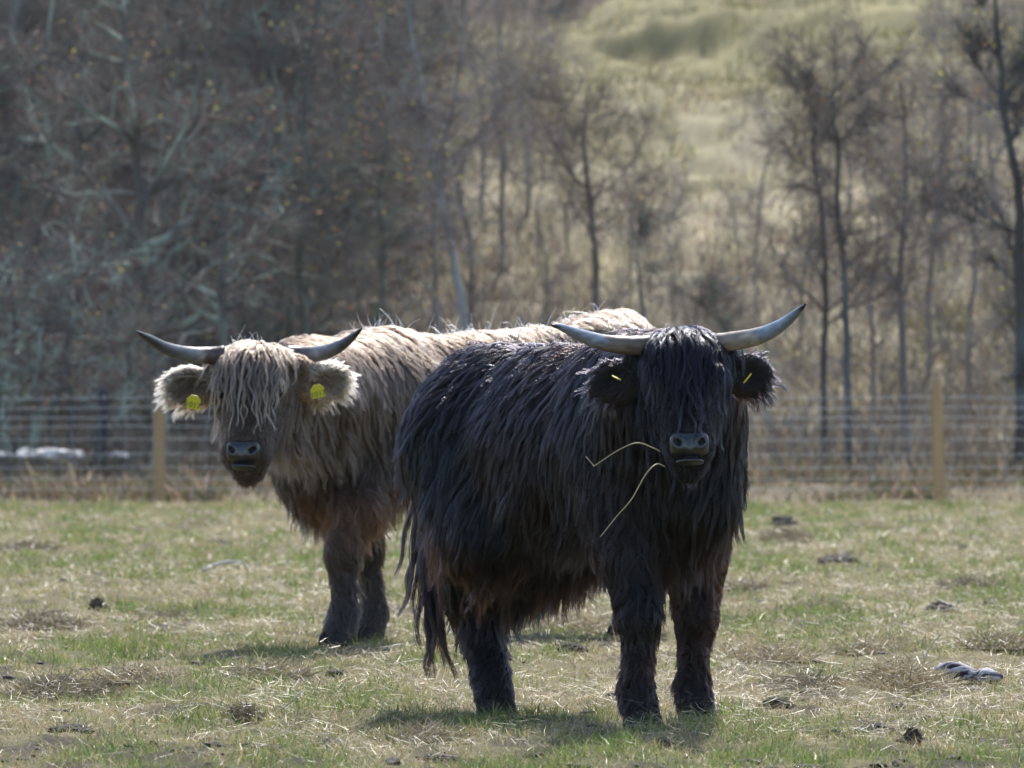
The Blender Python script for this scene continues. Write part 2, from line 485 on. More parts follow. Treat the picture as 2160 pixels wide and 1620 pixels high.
def clod(px, py, wpx, hpx, label, col=(0.035, 0.028, 0.024), seed=0, cat='clod', name='mud_clod', Y=None, depth=None, grassy=0, rough=0.75, group='dark clods of turf and mud'):
    Yb = CAM_H * FPX / (py - HOR) if Y is None else Y
    x0 = (px - 1080) * Yb / FPX; z0 = float(terrain_z(x0, Yb))
    s = Yb / FPX
    rx, rz = wpx * s / 2, hpx * s
    ry = depth or rx * 0.8
    bm = bmesh.new(); bmesh.ops.create_icosphere(bm, subdivisions=4, radius=1)
    co = np.array([v.co[:] for v in bm.verts])
    d = 1 + 0.40 * fbm(co[:, 0] * 1.6 + seed * 7, co[:, 1] * 1.6, co[:, 2] * 1.6 + seed, 3, seed) + 0.22 * fbm(co[:, 0] * 6, co[:, 1] * 6, co[:, 2] * 6, 3, seed + 5)
    co = co * d[:, None] * np.array([rx, ry, rz]); co[:, 2] = np.maximum(co[:, 2] * 0.9, -0.02)
    for v, q in zip(bm.verts, co): v.co = q
    me = bpy.data.meshes.new(name); bm.to_mesh(me); bm.free()
    for p in me.polygons: p.use_smooth = True
    cv = np.array(col)[None] * (1 + 0.8 * fbm(co[:, 0] / rx * 3, co[:, 1] / ry * 3, co[:, 2] / rz * 3, 3, seed + 9)[:, None])
    a = me.attributes.new('col', 'FLOAT_COLOR', 'POINT'); a.data.foreach_set('color', np.concatenate([np.clip(cv, .004, .9), np.ones((len(co), 1))], 1).astype(np.float32).ravel())
    me.materials.append(M_clod)
    root = link(name, me, None, (x0, Yb, z0))
    tag(root, label, cat, group)
    if grassy:
        n = grassy; j = RNG.integers(0, len(co), n); p0 = co[j]; p0 = p0[p0[:, 2] > 0]; n = len(p0)
        dr = vn(vn(p0) * 0.6 + RNG.normal(0, 0.7, (n, 3)) + [0, 0, -0.2]); L_ = RNG.uniform(0.015, 0.05, n)
        p1 = p0 + dr * L_[:, None]; wv = vn(np.cross(dr, RNG.normal(0, 1, (n, 3)))) * 0.0011 * Yb / 22
        V = np.stack([p0 - wv, p0 + wv, p1], 1).reshape(-1, 3); T_ = np.arange(n)[:, None] * 3 + np.array([[0, 1, 2]])
        cc = np.array([0.30, 0.23, 0.13]) * RNG.uniform(0.3, 1.3, (n, 1)); cc = np.where(RNG.random((n, 1)) < .3, np.array([0.10, 0.14, 0.04]), cc)
        o = link('dry_grass_on_clod', mesh_np('dry_grass_on_clod', V, T_, M_straw, smooth=False, cols=np.repeat(cc, 3, 0)), root, (x0, Yb, z0)); o['kind'] = 'stuff'
    return root
M_clod = principled('turf_clod', (0.04, 0.03, 0.025), rough=0.8, spec=0.35, attr='col', bump=(120, 0.9, 0.01))

heap(1900, 1452, 0.34, 0.8, 0.105, 3800, 'tousled heap of tan hay beside the pale bark log at the right')
heap(1850, 1380, 0.30, 0.5, 0.05, 1500, 'low wisp of tan hay behind the large heap at the right')
heap(1655, 1150, 0.36, 0.9, 0.11, 2200, 'rounded brown tuft of hay with the dark stick behind it', 0.85)
heap(1230, 1320, 0.55, 1.2, 0.07, 3200, 'flattened spread of hay between the legs of the black cow')
heap(612, 1238, 0.16, 0.3, 0.06, 900, 'small brown hay tuft left of the brown cow forelegs', 0.55)
heap(130, 1470, 0.36, 0.6, 0.085, 2600, 'large dark tussock of dead grass at the lower left corner', 0.55)
heap(2040, 1245, 0.32, 0.6, 0.06, 1400, 'brown hay tuft above the dung at the right edge', 0.7)
heap(515, 1530, 0.13, 0.2, 0.05, 900, 'small dark peaked tuft in the left foreground', 0.45)
heap(60, 1160, 0.42, 0.7, 0.06, 1400, 'mossy olive tussock at the left edge under the fence', 0.5)
heap(330, 1300, 0.35, 0.6, 0.04, 1200, 'low brown drift of hay under the black clod on the left', 0.6)
for (px, py, w, h, nst, tone, lb) in (
        (560, 1425, .30, .045, 1500, .8, 'loose tan drift of hay left of the brown cow forelegs near the foreground'),
        (90, 1330, .34, .05, 1400, .6, 'brown matted tuft low at the left edge'),
        (905, 1560, .30, .05, 1600, .75, 'hay tangle in front of the hind hoof of the black cow'),
        (1620, 1395, .34, .05, 1700, .95, 'pale flattened hay right of the front legs of the black cow'),
        (1725, 1290, .32, .05, 1400, .8, 'tan hay tuft between the long clod and the black dung'),
        (2110, 1380, .30, .05, 1400, .85, 'hay wisp at the right edge above the bark log'),
        (1700, 1450, .26, .045, 1300, .6, 'dark matted hay tuft left of the large heap'),
        (300, 1440, .30, .05, 1500, .9, 'pale hay drift right of the large dark tussock on the left'),
        (430, 1110, .40, .05, 1200, .95, 'pale hay tuft in the distance left of the brown cow chest'),
        (1830, 1120, .38, .05, 1200, .9, 'small distant hay tuft left of the right fence post'),
        (1560, 1250, .26, .045, 1100, .85, 'hay tuft close to the right flank of the black cow')):
    heap(px, py, w, w * 1.8, h, nst, lb, tone)
clods = [
    (207, 1290, 42, 34, 'upright black lump of turf beside a flat dark one, left of the brown cow', 0, 60),
    (250, 1275, 55, 12, 'flat dark clod touching the upright black lump on the left', 3, 40),
    (1985, 1296, 78, 26, 'black pile of dung in front of the grass at the right edge', 4, 0),
    (1655, 1112, 62, 22, 'grey-brown clod behind the round hay tuft on the right', 6, 30),
    (1775, 1195, 100, 26, 'long dark clod with a knob at its right end, right of the black cow', 8, 120),
    (1480, 1500, 44, 22, 'dark clod in the grass behind the right front hoof of the black cow', 10, 60),
    (1640, 1505, 62, 26, 'rough dark clod between the black cow and the bark log', 12, 80),
    (1890, 1508, 40, 24, 'dark clod just below the large hay heap', 14, 30),
    (1850, 1547, 95, 24, 'long ragged strip of black mud below the hay heap', 16, 90),
    (1765, 1556, 55, 20, 'rounded black clod left of the long mud strip', 18, 20),
    (1925, 1590, 36, 34, 'upright dark tuft of mud at the lower right', 20, 90),
    (1570, 1612, 70, 16, 'flat black clod at the bottom edge right of the black cow', 22, 50),
    (150, 1548, 90, 18, 'flat dark strip of mud at the lower left', 24, 70),
    (712, 1425, 46, 18, 'dark clod below the forelegs of the brown cow', 26, 20),
    (1400, 1585, 55, 26, 'dark peaty lump in front of the black cow forelegs', 28, 50),
    (1290, 1604, 100, 16, 'low dark clod at the bottom edge under the black cow', 30, 60),
    (925, 1606, 90, 16, 'flat dark clod at the bottom edge left of the black cow', 32, 60),
    (560, 1585, 80, 14, 'thin streak of black mud in the left foreground', 34, 50),
    (1210, 1385, 60, 18, 'dark clod seen between the front and hind legs of the black cow', 36, 50),
    (1880, 1378, 26, 16, 'small dark lump left of the large hay heap', 38, 0),
    (2030, 1160, 30, 14, 'small dark clod near the right fence post', 40, 20),
    (1850, 1205, 80, 12, 'low dark turf streak right of the knobbed clod', 42, 60),
    (380, 1190, 60, 8, 'thin dark streak of turf above the pale stick', 44, 40),
    (700, 1560, 70, 20, 'rough dark clod in the foreground between the two cows', 46, 80),
]
for (px, py, w, h, lb, sd, gn) in clods:
    clod(px, py, w, h, lb, seed=sd, grassy=gn * 3)
# crumbs of mud and turf trodden up all over the field
def crumbs(n):
    x, y = field_pts(n, 18.8, 45)
    k = RNG.random(n) < (0.25 + 0.75 * m_mud_shade(x, y)) * (0.4 + 0.6 * sstep(24, 20, y)); x, y = x[k], y[k]; n = len(x)
    bm = bmesh.new(); bmesh.ops.create_icosphere(bm, subdivisions=2, radius=1)
    co = np.array([v.co[:] for v in bm.verts]); fc = np.array([[v.index for v in f.verts] for f in bm.faces]); bm.free()
    s = (0.004 + 0.020 * RNG.random(n) ** 3)[:, None, None] * np.stack([RNG.uniform(.7, 1.8, n), RNG.uniform(.7, 1.5, n), RNG.uniform(.25, .7, n)], -1)[:, None, :]
    nz = 1 + 0.45 * vnoise(co[None, :, 0] * 2 + np.arange(n)[:, None] * 3.7, co[None, :, 1] * 2, co[None, :, 2] * 2, 5)
    V = co[None] * nz[..., None] * s + np.stack([x, y, terrain_z(x, y) + .002], -1)[:, None, :]
    F_ = fc[None] + (np.arange(n) * len(co))[:, None, None]
    cc = np.array([0.030, 0.025, 0.022]) * RNG.uniform(.5, 2.0, (n, 1))
    tag(link('mud_crumbs', mesh_np('mud_crumbs', V.reshape(-1, 3), F_.reshape(-1, 3), M_clod, cols=np.repeat(cc, len(co), 0))), 'crumbs of dark mud scattered through the grass', kind='stuff')
crumbs(4200)
# stumpy stick pushed into the ground, lower left
def stick(px0, py0, px1, py1, Y, r, col, label, name='stick', cat='stick', dz=0.0, sides=8, bend=0.01):
    a, b = P(px0, py0, Y), P(px1, py1, Y + dz)
    pts = spline([a, (a + b) / 2 + RNG.normal(0, bend, 3), b], 9)
    v, q, T_ = tube_np(pts, r * np.array([1, 1.05, .95, 1, .92, .9, .85, .8, .6]), sides)
    cc = np.array(col)[None] * (1 + 0.5 * fbm(v[:, 0] * 60, v[:, 1] * 60, v[:, 2] * 60, 3, 3)[:, None])
    o = link(name, mesh_np(name, v - a, q, M_bark, cols=np.clip(cc, .01, .9)), None, a)
    return tag(o, label, cat)
M_bark = principled('weathered_bark', (0.2, 0.18, 0.16), rough=0.85, spec=0.2, attr='col', bump=(70, 0.8, 0.006))
stick(336, 1592, 316, 1566, 20.5, 0.010, (0.03, 0.026, 0.024), 'short charred black stick poking out of the lower left grass')
stick(425, 1203, 517, 1187, 40.5, 0.011, (0.50, 0.44, 0.40), 'straight pale peeled stick lying on the left of the field')
stick(1495, 1478, 1560, 1518, 23.0, 0.0055, (0.62, 0.57, 0.48), 'pale stalk lying right of the black cow front hooves', dz=-0.6)
stick(1945, 1400, 1985, 1335, 25.5, 0.0022, (0.5, 0.45, 0.38), 'thin forked twig sticking up from the hay heap')
stick(575, 1508, 640, 1455, 22.2, 0.003, (0.55, 0.48, 0.36), 'long pale straw standing out of the left foreground')

# fallen piece of pale bark
def bark_log():
    Y = 25.2; a, b = P(1985, 1432, Y), P(2112, 1446, Y - 0.15)
    a[2] = float(terrain_z(a[0], a[1])) + 0.045; b[2] = float(terrain_z(b[0], b[1])) + 0.025
    n, m = 40, 28
    t = np.linspace(0, 1, n)
    rad = 0.036 * (0.9 + 0.25 * np.sin(t * 9)) * np.where(t > 0.75, 1 - (t - 0.75) * 2.6, 1) 
    pts = a + (b - a) * t[:, None] + np.stack([t * 0, t * 0, 0.008 * np.sin(t * 6)], -1)
    v, q, T_ = tube_np(pts, rad, m)
    ax = unit(b - a); 
    rel = v - a; along = rel @ ax
    nz = fbm(along * 16, v[:, 2] * 120, v[:, 1] * 90, 4, 55)
    cen = a + along[:, None] * ax
    v = cen + (v - cen) * (1 + 0.26 * nz)[:, None] * np.array([1, 1, 0.85])
    k = sstep(-0.18, 0.12, nz)[:, None]
    cc = np.array([0.03, 0.028, 0.032]) + (np.array([0.46, 0.43, 0.45]) - np.array([0.03, 0.028, 0.032])) * k
    o = link('bark_log', mesh_np('bark_log', v - a, q, M_bark, cols=np.clip(cc, .01, .9)), None, a)
    tag(o, 'pale silvery piece of rotten bark lying beside the large hay heap', 'log')
bark_log()

# straw in the black cow's mouth
def straw(name, pts, r, label):
    pts = spline([P(*p) for p in pts], 30)
    v, q, T_ = tube_np(pts, np.full(30, r) * np.linspace(1, .7, 30), 6)
    o = link(name, mesh_np(name, v - pts[0], q, M_straw, cols=np.tile([0.62, 0.52, 0.32], (len(v), 1)) * (1 + .2 * vnoise(v[:, 0] * 80, v[:, 2] * 80))[:, None]), None, pts[0])
    tag(o, label, 'straw', 'straws held in the black cow mouth')
straw('straw', [(1392, 952, 21.10), (1378, 945, 21.04), (1343, 934, 21.0), (1300, 952, 20.98), (1256, 981, 20.98), (1250, 979, 20.98), (1236, 963, 20.98)], 0.0014, 'bent straw sticking out sideways beside the black cow nose')
straw('straw', [(1402, 984, 21.10), (1384, 979, 21.0), (1361, 1002, 20.96), (1332, 1053, 20.95), (1300, 1090, 20.95), (1266, 1133, 20.95)], 0.0016, 'long straw hanging down from the black cow mouth')
# ------------------------------------------------------------------ fence
FY = 66.8
M_post = principled('fence_post_wood', (0.42, 0.31, 0.19), rough=0.8, attr='col', bump=(30, 0.5, 0.01))
M_wire = principled('galvanised_wire', (0.40, 0.43, 0.46), rough=0.6, metal=0.3)
fence = empty('wire_fence', (0, FY, 0), 'stock fence of wire mesh on wooden posts running across behind the cattle', 'fence')
def post(px, ytop, ybot, wpx, Y, col, label=None, lean=0.0, par=fence):
    top = P(px + lean, ytop, Y); bot = P(px, ybot, Y); bot[2] = -0.15
    r = wpx * Y / FPX / 2
    n = 14; pts = bot + (top - bot) * np.linspace(0, 1, n)[:, None]
    v, q, T_ = tube_np(pts, np.full(n, r) * (1 + RNG.normal(0, .02, n)), 12)
    ang = np.arctan2(v[:, 1] - Y, v[:, 0] - top[0])
    cc = np.array(col)[None] * (1 + 0.25 * fbm(ang * 2, v[:, 2] * 2, None, 3, 7)[:, None])
    return tag(link('fence_post', mesh_np('fence_post', v - bot, q, M_post, cols=np.clip(cc, .01, .9)), par, bot), label)
post(336, 798, 1056, 25, FY - 0.06, (0.36, 0.24, 0.13), 'pale tan fence post left of the brown cow')
post(1982, 797, 1062, 25, FY - 0.06, (0.42, 0.28, 0.14), 'pale tan fence post right of the black cow', lean=-6)
post(206, 822, 1000, 24, FY + 5.5, (0.035, 0.035, 0.045), 'dark leaning post left of the tan one', lean=14)
for px in (-760, -1310, 2640, 3290, 1160):
    post(px, 800, 1060, 25, FY - 0.06, (0.46, 0.34, 0.2))
wires = [837, 858, 880, 899, 926, 957, 985, 1008, 1030]
for j, wy in enumerate(wires):
    z = P(0, wy, FY)[2]
    xs_ = np.linspace(-8, 10.5, 80)
    sag = -0.012 * np.abs(np.sin((xs_ * FPX / FY + 1080 - 336) / 823 * np.pi)) * (1.5 if j < 2 else 0.8)
    pts = np.stack([xs_, np.full(80, FY), z + sag + RNG.normal(0, 0.0015, 80)], -1)
    v, q, T_ = tube_np(pts, np.full(80, 0.0023 if j else 0.0020), 5)
    o = link('wire', mesh_np('wire', v - [0, FY, 0], q, M_wire), fence, (0, FY, 0))
    if j == 0:
        # barbs of the top strand
        bx = np.arange(-8, 10.4, 0.11); n = len(bx); Vb = []; Fb = []
        for b_ in bx:
            s_ = len(Vb)
            Vb += [(b_, FY, z - 0.018), (b_ + 0.006, FY, z + 0.018), (b_ - 0.004, FY - 0.004, z + 0.016), (b_ + 0.012, FY + 0.004, z - 0.016)]
            Fb += [(s_, s_ + 1, s_ + 2), (s_, s_ + 3, s_ + 1)]
        ob = link('barb', mesh_np('barb', np.array(Vb) - [0, FY, 0], np.array(Fb), M_wire, smooth=False), o, (0, FY, 0)); ob['kind'] = 'stuff'
zt, zb = P(0, 858, FY)[2], P(0, 1035, FY)[2]
zz = np.linspace(zb, zt, 9)
v, q, T_ = tube_np(np.stack([zz * 0, zz * 0, zz - zb], -1), np.full(9, 0.0016), 5)
stay_me = mesh_np('stay_wire', v, q, M_wire)
for xq in np.arange(-7.4, 9.8, 0.235):
    link('stay_wire', stay_me, fence, (xq + RNG.normal(0, .004), FY + 0.006, zb))

# ------------------------------------------------------------------ rough growth beyond the fence and on the slope
M_under = leafy('undergrowth', 0.35, 0.6, 0.2)
def wedge(n, y0, y1, spread=0.085, xoff=0.6):
    y = np.exp(np.log(y0) + RNG.random(n) * (np.log(y1) - np.log(y0))); x = (RNG.random(n) * 2 - 1) * (spread * y + xoff)
    return x, y
x, y = wedge(26000, 67.3, 76)
tus = fbm(x * 1.4, y * 0.8, None, 3, 201); keep = RNG.random(len(x)) < sstep(-0.3, 0.35, tus) * 0.9 + 0.1
x, y, tus = x[keep], y[keep], tus[keep]; n = len(x)
pal = np.array([[0.40, 0.31, 0.20], [0.20, 0.15, 0.09], [0.15, 0.11, 0.08], [0.11, 0.125, 0.05], [0.33, 0.24, 0.17], [0.09, 0.07, 0.055]])
ci = (np.clip((fbm(x * 0.8, y * 0.5, None, 3, 203) * 0.5 + 0.5 + RNG.normal(0, 0.16, n)), 0, 0.999) * 6).astype(int)
blades('bracken_and_rough_grass', x, y, RNG.uniform(0.10, 0.34, n) * (0.5 + sstep(-0.2, 0.5, tus)), RNG.uniform(0.010, 0.026, n), pal[ci] * RNG.uniform(0.6, 1.3, (n, 1)), RNG.uniform(0.2, 1.3, n), M_under, 'brown bracken and rough dead grass behind the fence')
x, y = wedge(64000, 75, 172, 0.09)
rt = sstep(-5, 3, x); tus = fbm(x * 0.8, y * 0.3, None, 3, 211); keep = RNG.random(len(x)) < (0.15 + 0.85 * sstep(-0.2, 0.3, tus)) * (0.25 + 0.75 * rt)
x, y, tus, rt = x[keep], y[keep], tus[keep], rt[keep]; n = len(x)
pal = np.array([[0.15, 0.15, 0.06], [0.21, 0.195, 0.085], [0.29, 0.25, 0.15], [0.38, 0.32, 0.21], [0.24, 0.17, 0.12], [0.46, 0.39, 0.29]])
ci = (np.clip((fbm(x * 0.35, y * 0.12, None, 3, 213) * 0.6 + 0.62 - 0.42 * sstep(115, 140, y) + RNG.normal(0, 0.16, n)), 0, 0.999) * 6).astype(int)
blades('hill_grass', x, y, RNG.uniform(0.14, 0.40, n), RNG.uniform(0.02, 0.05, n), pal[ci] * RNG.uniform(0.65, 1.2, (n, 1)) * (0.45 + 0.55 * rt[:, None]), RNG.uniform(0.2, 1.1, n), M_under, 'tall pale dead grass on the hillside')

# pale rocks shining in the sun behind the left fence
for (px, py, w, h, sd, lb) in ((108, 948, 110, 26, 3, 'long bright white rock behind the fence at the left'), (55, 955, 44, 24, 5, 'rounded pale rock left of the long white one'),
                           (160, 958, 34, 18, 7, 'small white rock close to the dark leaning post'), (252, 962, 38, 14, 9, 'pale low rock between the dark post and the tan post'), (5, 958, 40, 16, 12, 'pale rock cut by the left edge of the picture'), (88, 966, 24, 10, 14, 'smallest pale rock below the long white one')):
    clod(px, py + h * 0.4, w * 0.8, h, lb, col=(0.62, 0.59, 0.58), seed=sd, cat='rock', name='rock', Y=71.5 + sd * 0.03, depth=0.25, group='pale rocks behind the fence')
for o in COL.objects:
    if o.name.startswith('rock'):
        o.location.z = float(P(0, 962, o.location.y)[2]); o.scale = (1.25, 1, 0.7)

# ------------------------------------------------------------------ trees
M_mossbark = principled('mossy_bark', (0.2, 0.22, 0.18), rough=0.9, spec=0.15, attr='col', bump=(9, 0.8, 0.03))
M_twig = principled('twig', (0.1, 0.07, 0.06), rough=0.8, spec=0.2, attr='col')
M_leaf = leafy('last_leaves', 0.5, 0.6, 0.2)

def strip_tubes(A, B, C_, ra, rb, rc, col):
    """three-sided twigs through A-B-C"""
    n = len(A)
    d = vn(C_ - A); s = vn(np.cross(d, RNG.normal(0, 1, (n, 3)))); s2 = np.cross(d, s)
    V = []
    for p, r in ((A, ra), (B, rb), (C_, rc)):
        for a_ in (0, 2.094, 4.189):
            V.append(p + (s * math.cos(a_) + s2 * math.sin(a_)) * r[:, None])
    V = np.stack(V, 1).reshape(-1, 3); i = np.arange(n)[:, None] * 9
    Q = []
    for b in (0, 3):
        for k in range(3):
            k2 = (k + 1) % 3; Q.append(i + np.array([[b + k, b + k2, b + 3 + k2, b + 3 + k]]))
    return V, np.concatenate(Q), np.repeat(col, 9, 0)

def tree_data(name, trunk, r0, limbs, moss, barkc, twigc, n_twig, twig_len, n_leaf, leafc, crown_from=0.15, limb_len=(0.5, 1.6), lift=0.5, seed=0, extra=(), mossfrac=0.3, twig_r=1.0, limb_r=1.0):
    """trunk: control points (local); returns dict of meshes: trunk, branches, twigs, leaves"""
    rg = np.random.default_rng(seed + 1000)
    tp = spline(trunk, 26); Ht = np.linalg.norm(tp[-1] - tp[0])
    tp[1:-1] += rg.normal(0, 0.006 * Ht / 4, (24, 3)) * [1, 1, 0]
    tr = r0 * (1 - 0.80 * np.linspace(0, 1, 26) ** 1.1); tr[0] *= 1.35
    v, q, T_ = tube_np(tp, tr, 9)
    def bc(v):
        k = sstep(-0.15, 0.35, fbm(v[:, 0] * 5, v[:, 1] * 5, v[:, 2] * 2.2, 3, seed))[:, None]
        return np.clip((np.array(barkc) + (np.array(moss) - np.array(barkc)) * k) * (1 + .3 * fbm(v[:, 0] * 12, v[:, 1] * 12, v[:, 2] * 6, 2, seed + 3)[:, None]), .01, .9)
    out = {'trunk': mesh_np(name, v, q, M_mossbark, cols=bc(v))}
    # limbs
    paths = []; VV, QQ, TT = [], [], []; off = 0
    specs = []
    for _ in range(limbs):
        t = rg.uniform(crown_from, 0.97) ; i_ = int(t * 25); az = rg.random() * 6.283
        L_ = rg.uniform(*limb_len) * (1.1 - 0.5 * t); d = unit([math.cos(az), math.sin(az) * 0.9, lift * rg.uniform(0.2, 1.5)])
        specs.append((tp[i_], d, L_, tr[i_] * rg.uniform(0.28, 0.5) * limb_r))
    for e in extra:
        specs.append((tp[int(e[0] * 25)], unit(e[1]), e[2], e[3]))
    lev2 = []
    for (p, d, L_, r_) in specs:
        n = 9; pts = [p.copy()]; dd = d.copy()
        for _ in range(n - 1):
            dd = unit(dd + rg.normal(0, 0.16, 3) + np.array([0, 0, 0.06])); pts.append(pts[-1] + dd * L_ / (n - 1))
        pts = np.array(pts); rr = r_ * np.linspace(1, 0.25, n)
        vv, qq, tt = tube_np(pts, rr, 5, cap_end=False)
        VV.append(vv); QQ.append(qq[0] + off); off += len(vv); paths.append((pts, rr))
        for _ in range(max(2, int(L_ * 5))):
            j = rg.integers(2, n - 1); d2 = unit((pts[j] - pts[j - 1]) / np.linalg.norm(pts[j] - pts[j - 1]) + rg.normal(0, 0.7, 3) + [0, 0, 0.15])
            l2 = L_ * rg.uniform(0.25, 0.55); q2 = [pts[j]]; de = d2
            for _ in range(5):
                de = unit(de + rg.normal(0, 0.18, 3)); q2.append(q2[-1] + de * l2 / 5)
            q2 = np.array(q2); r2 = np.maximum(rr[j] * 0.6, 0.004 * limb_r) * np.linspace(1, 0.3, 6)
            vv, qq, tt = tube_np(q2, r2, 4, cap_end=False)
            VV.append(vv); QQ.append(qq[0] + off); off += len(vv); lev2.append((q2, r2))
    VV = np.concatenate(VV)
    out['branches'] = mesh_np(name + '_b', VV, np.concatenate(QQ), M_mossbark, cols=bc(VV))
    # twigs
    allp = np.concatenate([p for p, r in paths] + [p[1:] for p, r in lev2] + [tp[int(crown_from * 25) + 3:20]])
    j = rg.integers(0, len(allp), n_twig)
    A = allp[j]; L_ = rg.uniform(0.35, 1.0, n_twig) * twig_len
    cen = tp[np.clip((A[:, 2] / max(tp[-1][2], .1) * 25).astype(int), 0, 25)]
    d = vn(vn(A - cen + 1e-3) * 0.5 + rg.normal(0, 0.6, (n_twig, 3)) + [0, 0, 0.35])
    B_ = A + d * (L_ * 0.5)[:, None]; C_ = B_ + vn(d + rg.normal(0, 0.35, (n_twig, 3))) * (L_ * 0.5)[:, None]
    rw = rg.uniform(0.0022, 0.005, n_twig) * twig_r
    tc = np.array(twigc)[None] * rg.uniform(0.6, 1.5, (n_twig, 1)); mk = rg.random((n_twig, 1)) < mossfrac
    tc = np.where(mk, np.array(moss)[None] * rg.uniform(0.5, 1.0, (n_twig, 1)), tc)
    global RNG
    keep_ = RNG; RNG = rg
    V_, Q_, c_ = strip_tubes(A, B_, C_, rw, rw * 0.7, rw * 0.35, tc)
    RNG = keep_
    out['twigs'] = mesh_np(name + '_t', V_, Q_, M_twig, smooth=False, cols=c_)
    if n_leaf:
        j = rg.integers(0, n_twig, n_leaf); p = C_[j] + rg.normal(0, 0.03, (n_leaf, 3))
        a_ = vn(rg.normal(0, 1, (n_leaf, 3))) * rg.uniform(0.016, 0.034, (n_leaf, 1)); b_ = vn(np.cross(a_, rg.normal(0, 1, (n_leaf, 3)))) * rg.uniform(0.012, 0.024, (n_leaf, 1))
        V_ = np.stack([p - a_, p - b_ * .9, p + a_, p + b_ * .9], 1).reshape(-1, 3); Q_ = np.arange(n_leaf)[:, None] * 4 + np.array([[0, 1, 2, 3]])
        lc = np.array(leafc)[rg.integers(0, len(leafc), n_leaf)] * rg.uniform(0.6, 1.3, (n_leaf, 1))
        out['leaves'] = mesh_np(name + '_l', V_, Q_, M_leaf, smooth=False, cols=np.repeat(np.clip(lc, 0, .9), 4, 0))
    return out

def put_tree(data, loc, label, group=None, rot=0.0, s=1.0, cat='tree', name='bare_tree'):
    r = empty(name, loc, label, cat, group); r.rotation_euler = (0, 0, rot); r.scale = (s, s, s)
    for k in ('trunk', 'branches', 'twigs', 'leaves'):
        if k in data:
            o = bpy.data.objects.new(k, data[k]); COL.objects.link(o); o.parent = r
            if k != 'trunk': o['kind'] = 'stuff'
    return r

LY = [(0.26, 0.26, 0.07), (0.30, 0.26, 0.09), (0.26, 0.15, 0.08), (0.22, 0.15, 0.10)]
LB = [(0.26, 0.17, 0.11), (0.20, 0.12, 0.08), (0.28, 0.27, 0.07), (0.33, 0.25, 0.16)]
moss1 = (0.44, 0.54, 0.45); moss2 = (0.42, 0.50, 0.43); gbark = (0.13, 0.12, 0.11); dbark = (0.10, 0.088, 0.085); pbark = (0.34, 0.34, 0.34)
tw = (0.20, 0.145, 0.125)

def px_tree(pts, Y, r0, label, **kw):
    """a tree whose trunk follows image points at distance Y"""
    W = np.array([P(a, b, Y + (c[0] if c else 0)) for a, b, *c in pts])
    z = float(terrain_z(W[0][0], Y)) - 0.05
    base = np.array([W[0][0], Y, z]); W[0][2] = z
    d = tree_data('trunk', W - base, r0, **kw)
    return put_tree(d, base, label)

# trees that can be told apart
px_tree([(318, 1010), (322, 800), (300, 560), (292, 380), (268, 180), (258, -60)], 76, 0.085, 'mossy green tree on the left with long level boughs, behind the tan post',
        limbs=26, moss=moss1, barkc=gbark, twigc=tw, n_twig=2600, twig_len=0.5, n_leaf=260, mossfrac=.2, twig_r=1.0, limb_r=2.0, leafc=LB, limb_len=(0.6, 1.7), lift=0.35, seed=1,
        extra=[(0.42, (-1, 0, 0.05), 1.45, 0.045), (0.50, (-1, 0.1, 0.45), 1.4, 0.040), (0.25, (-1, -.1, 0.15), 1.3, 0.04), (0.55, (0.7, 0, 0.8), 1.3, 0.035), (0.3, (-.8, .1, -.25), .9, .025)])
px_tree([(352, 1010), (340, 800), (335, 620), (352, 420), (395, 250), (450, 60), (470, -60)], 77.5, 0.055, 'green-grey stem leaning right beside the mossy tree on the left',
        limbs=16, moss=moss1, barkc=gbark, twigc=tw, n_twig=1500, twig_len=0.5, n_leaf=150, leafc=LB, limb_len=(0.5, 1.2), lift=0.6, seed=2, mossfrac=.2, limb_r=1.7)
px_tree([(478, 1000), (472, 760), (468, 600), (474, 450), (440, 390), (418, 368)], 75, 0.062, 'broken mossy tree above the head of the brown cow with a pale snapped top',
        limbs=15, moss=moss2, barkc=gbark, twigc=tw, n_twig=1200, twig_len=0.45, n_leaf=80, leafc=LB, limb_len=(0.4, 1.1), lift=0.4, seed=3, mossfrac=.25, limb_r=1.7, extra=[(0.72, (0.75, 0, 0.6), 1.0, 0.03), (0.5, (0.8, 0, 0.25), 0.8, 0.025)])
px_tree([(985, 1000), (980, 680), (962, 580), (944, 480), (925, 380), (902, 270), (880, 150), (860, 0), (850, -80)], 78, 0.048, 'slender pale tree leaning left above the back of the brown cow',
        limbs=14, moss=(0.42, 0.43, 0.42), barkc=(0.30, 0.31, 0.31), twigc=tw, n_twig=1500, twig_len=0.5, n_leaf=160, leafc=LY, limb_len=(0.4, 1.1), lift=0.6, seed=4, crown_from=.3)
px_tree([(1742, 1000), (1738, 760), (1742, 620), (1733, 440), (1716, 330), (1722, 240), (1735, 180)], 76, 0.038, 'thin dark sapling, left of the pair standing above the right horn tip',
        limbs=15, moss=(0.16, 0.18, 0.17), barkc=dbark, twigc=tw, n_twig=1200, twig_len=0.5, n_leaf=90, leafc=LY, limb_len=(0.5, 1.4), lift=0.8, seed=5, crown_from=.2)
px_tree([(1788, 1000), (1785, 700), (1780, 560), (1766, 430), (1768, 310), (1755, 230), (1772, 120)], 75.5, 0.042, 'thin dark sapling, right of the pair standing above the right horn tip',
        limbs=17, moss=(0.14, 0.15, 0.15), barkc=dbark, twigc=tw, n_twig=1300, twig_len=0.5, n_leaf=90, leafc=LY, limb_len=(0.5, 1.5), lift=0.8, seed=6, crown_from=.25)
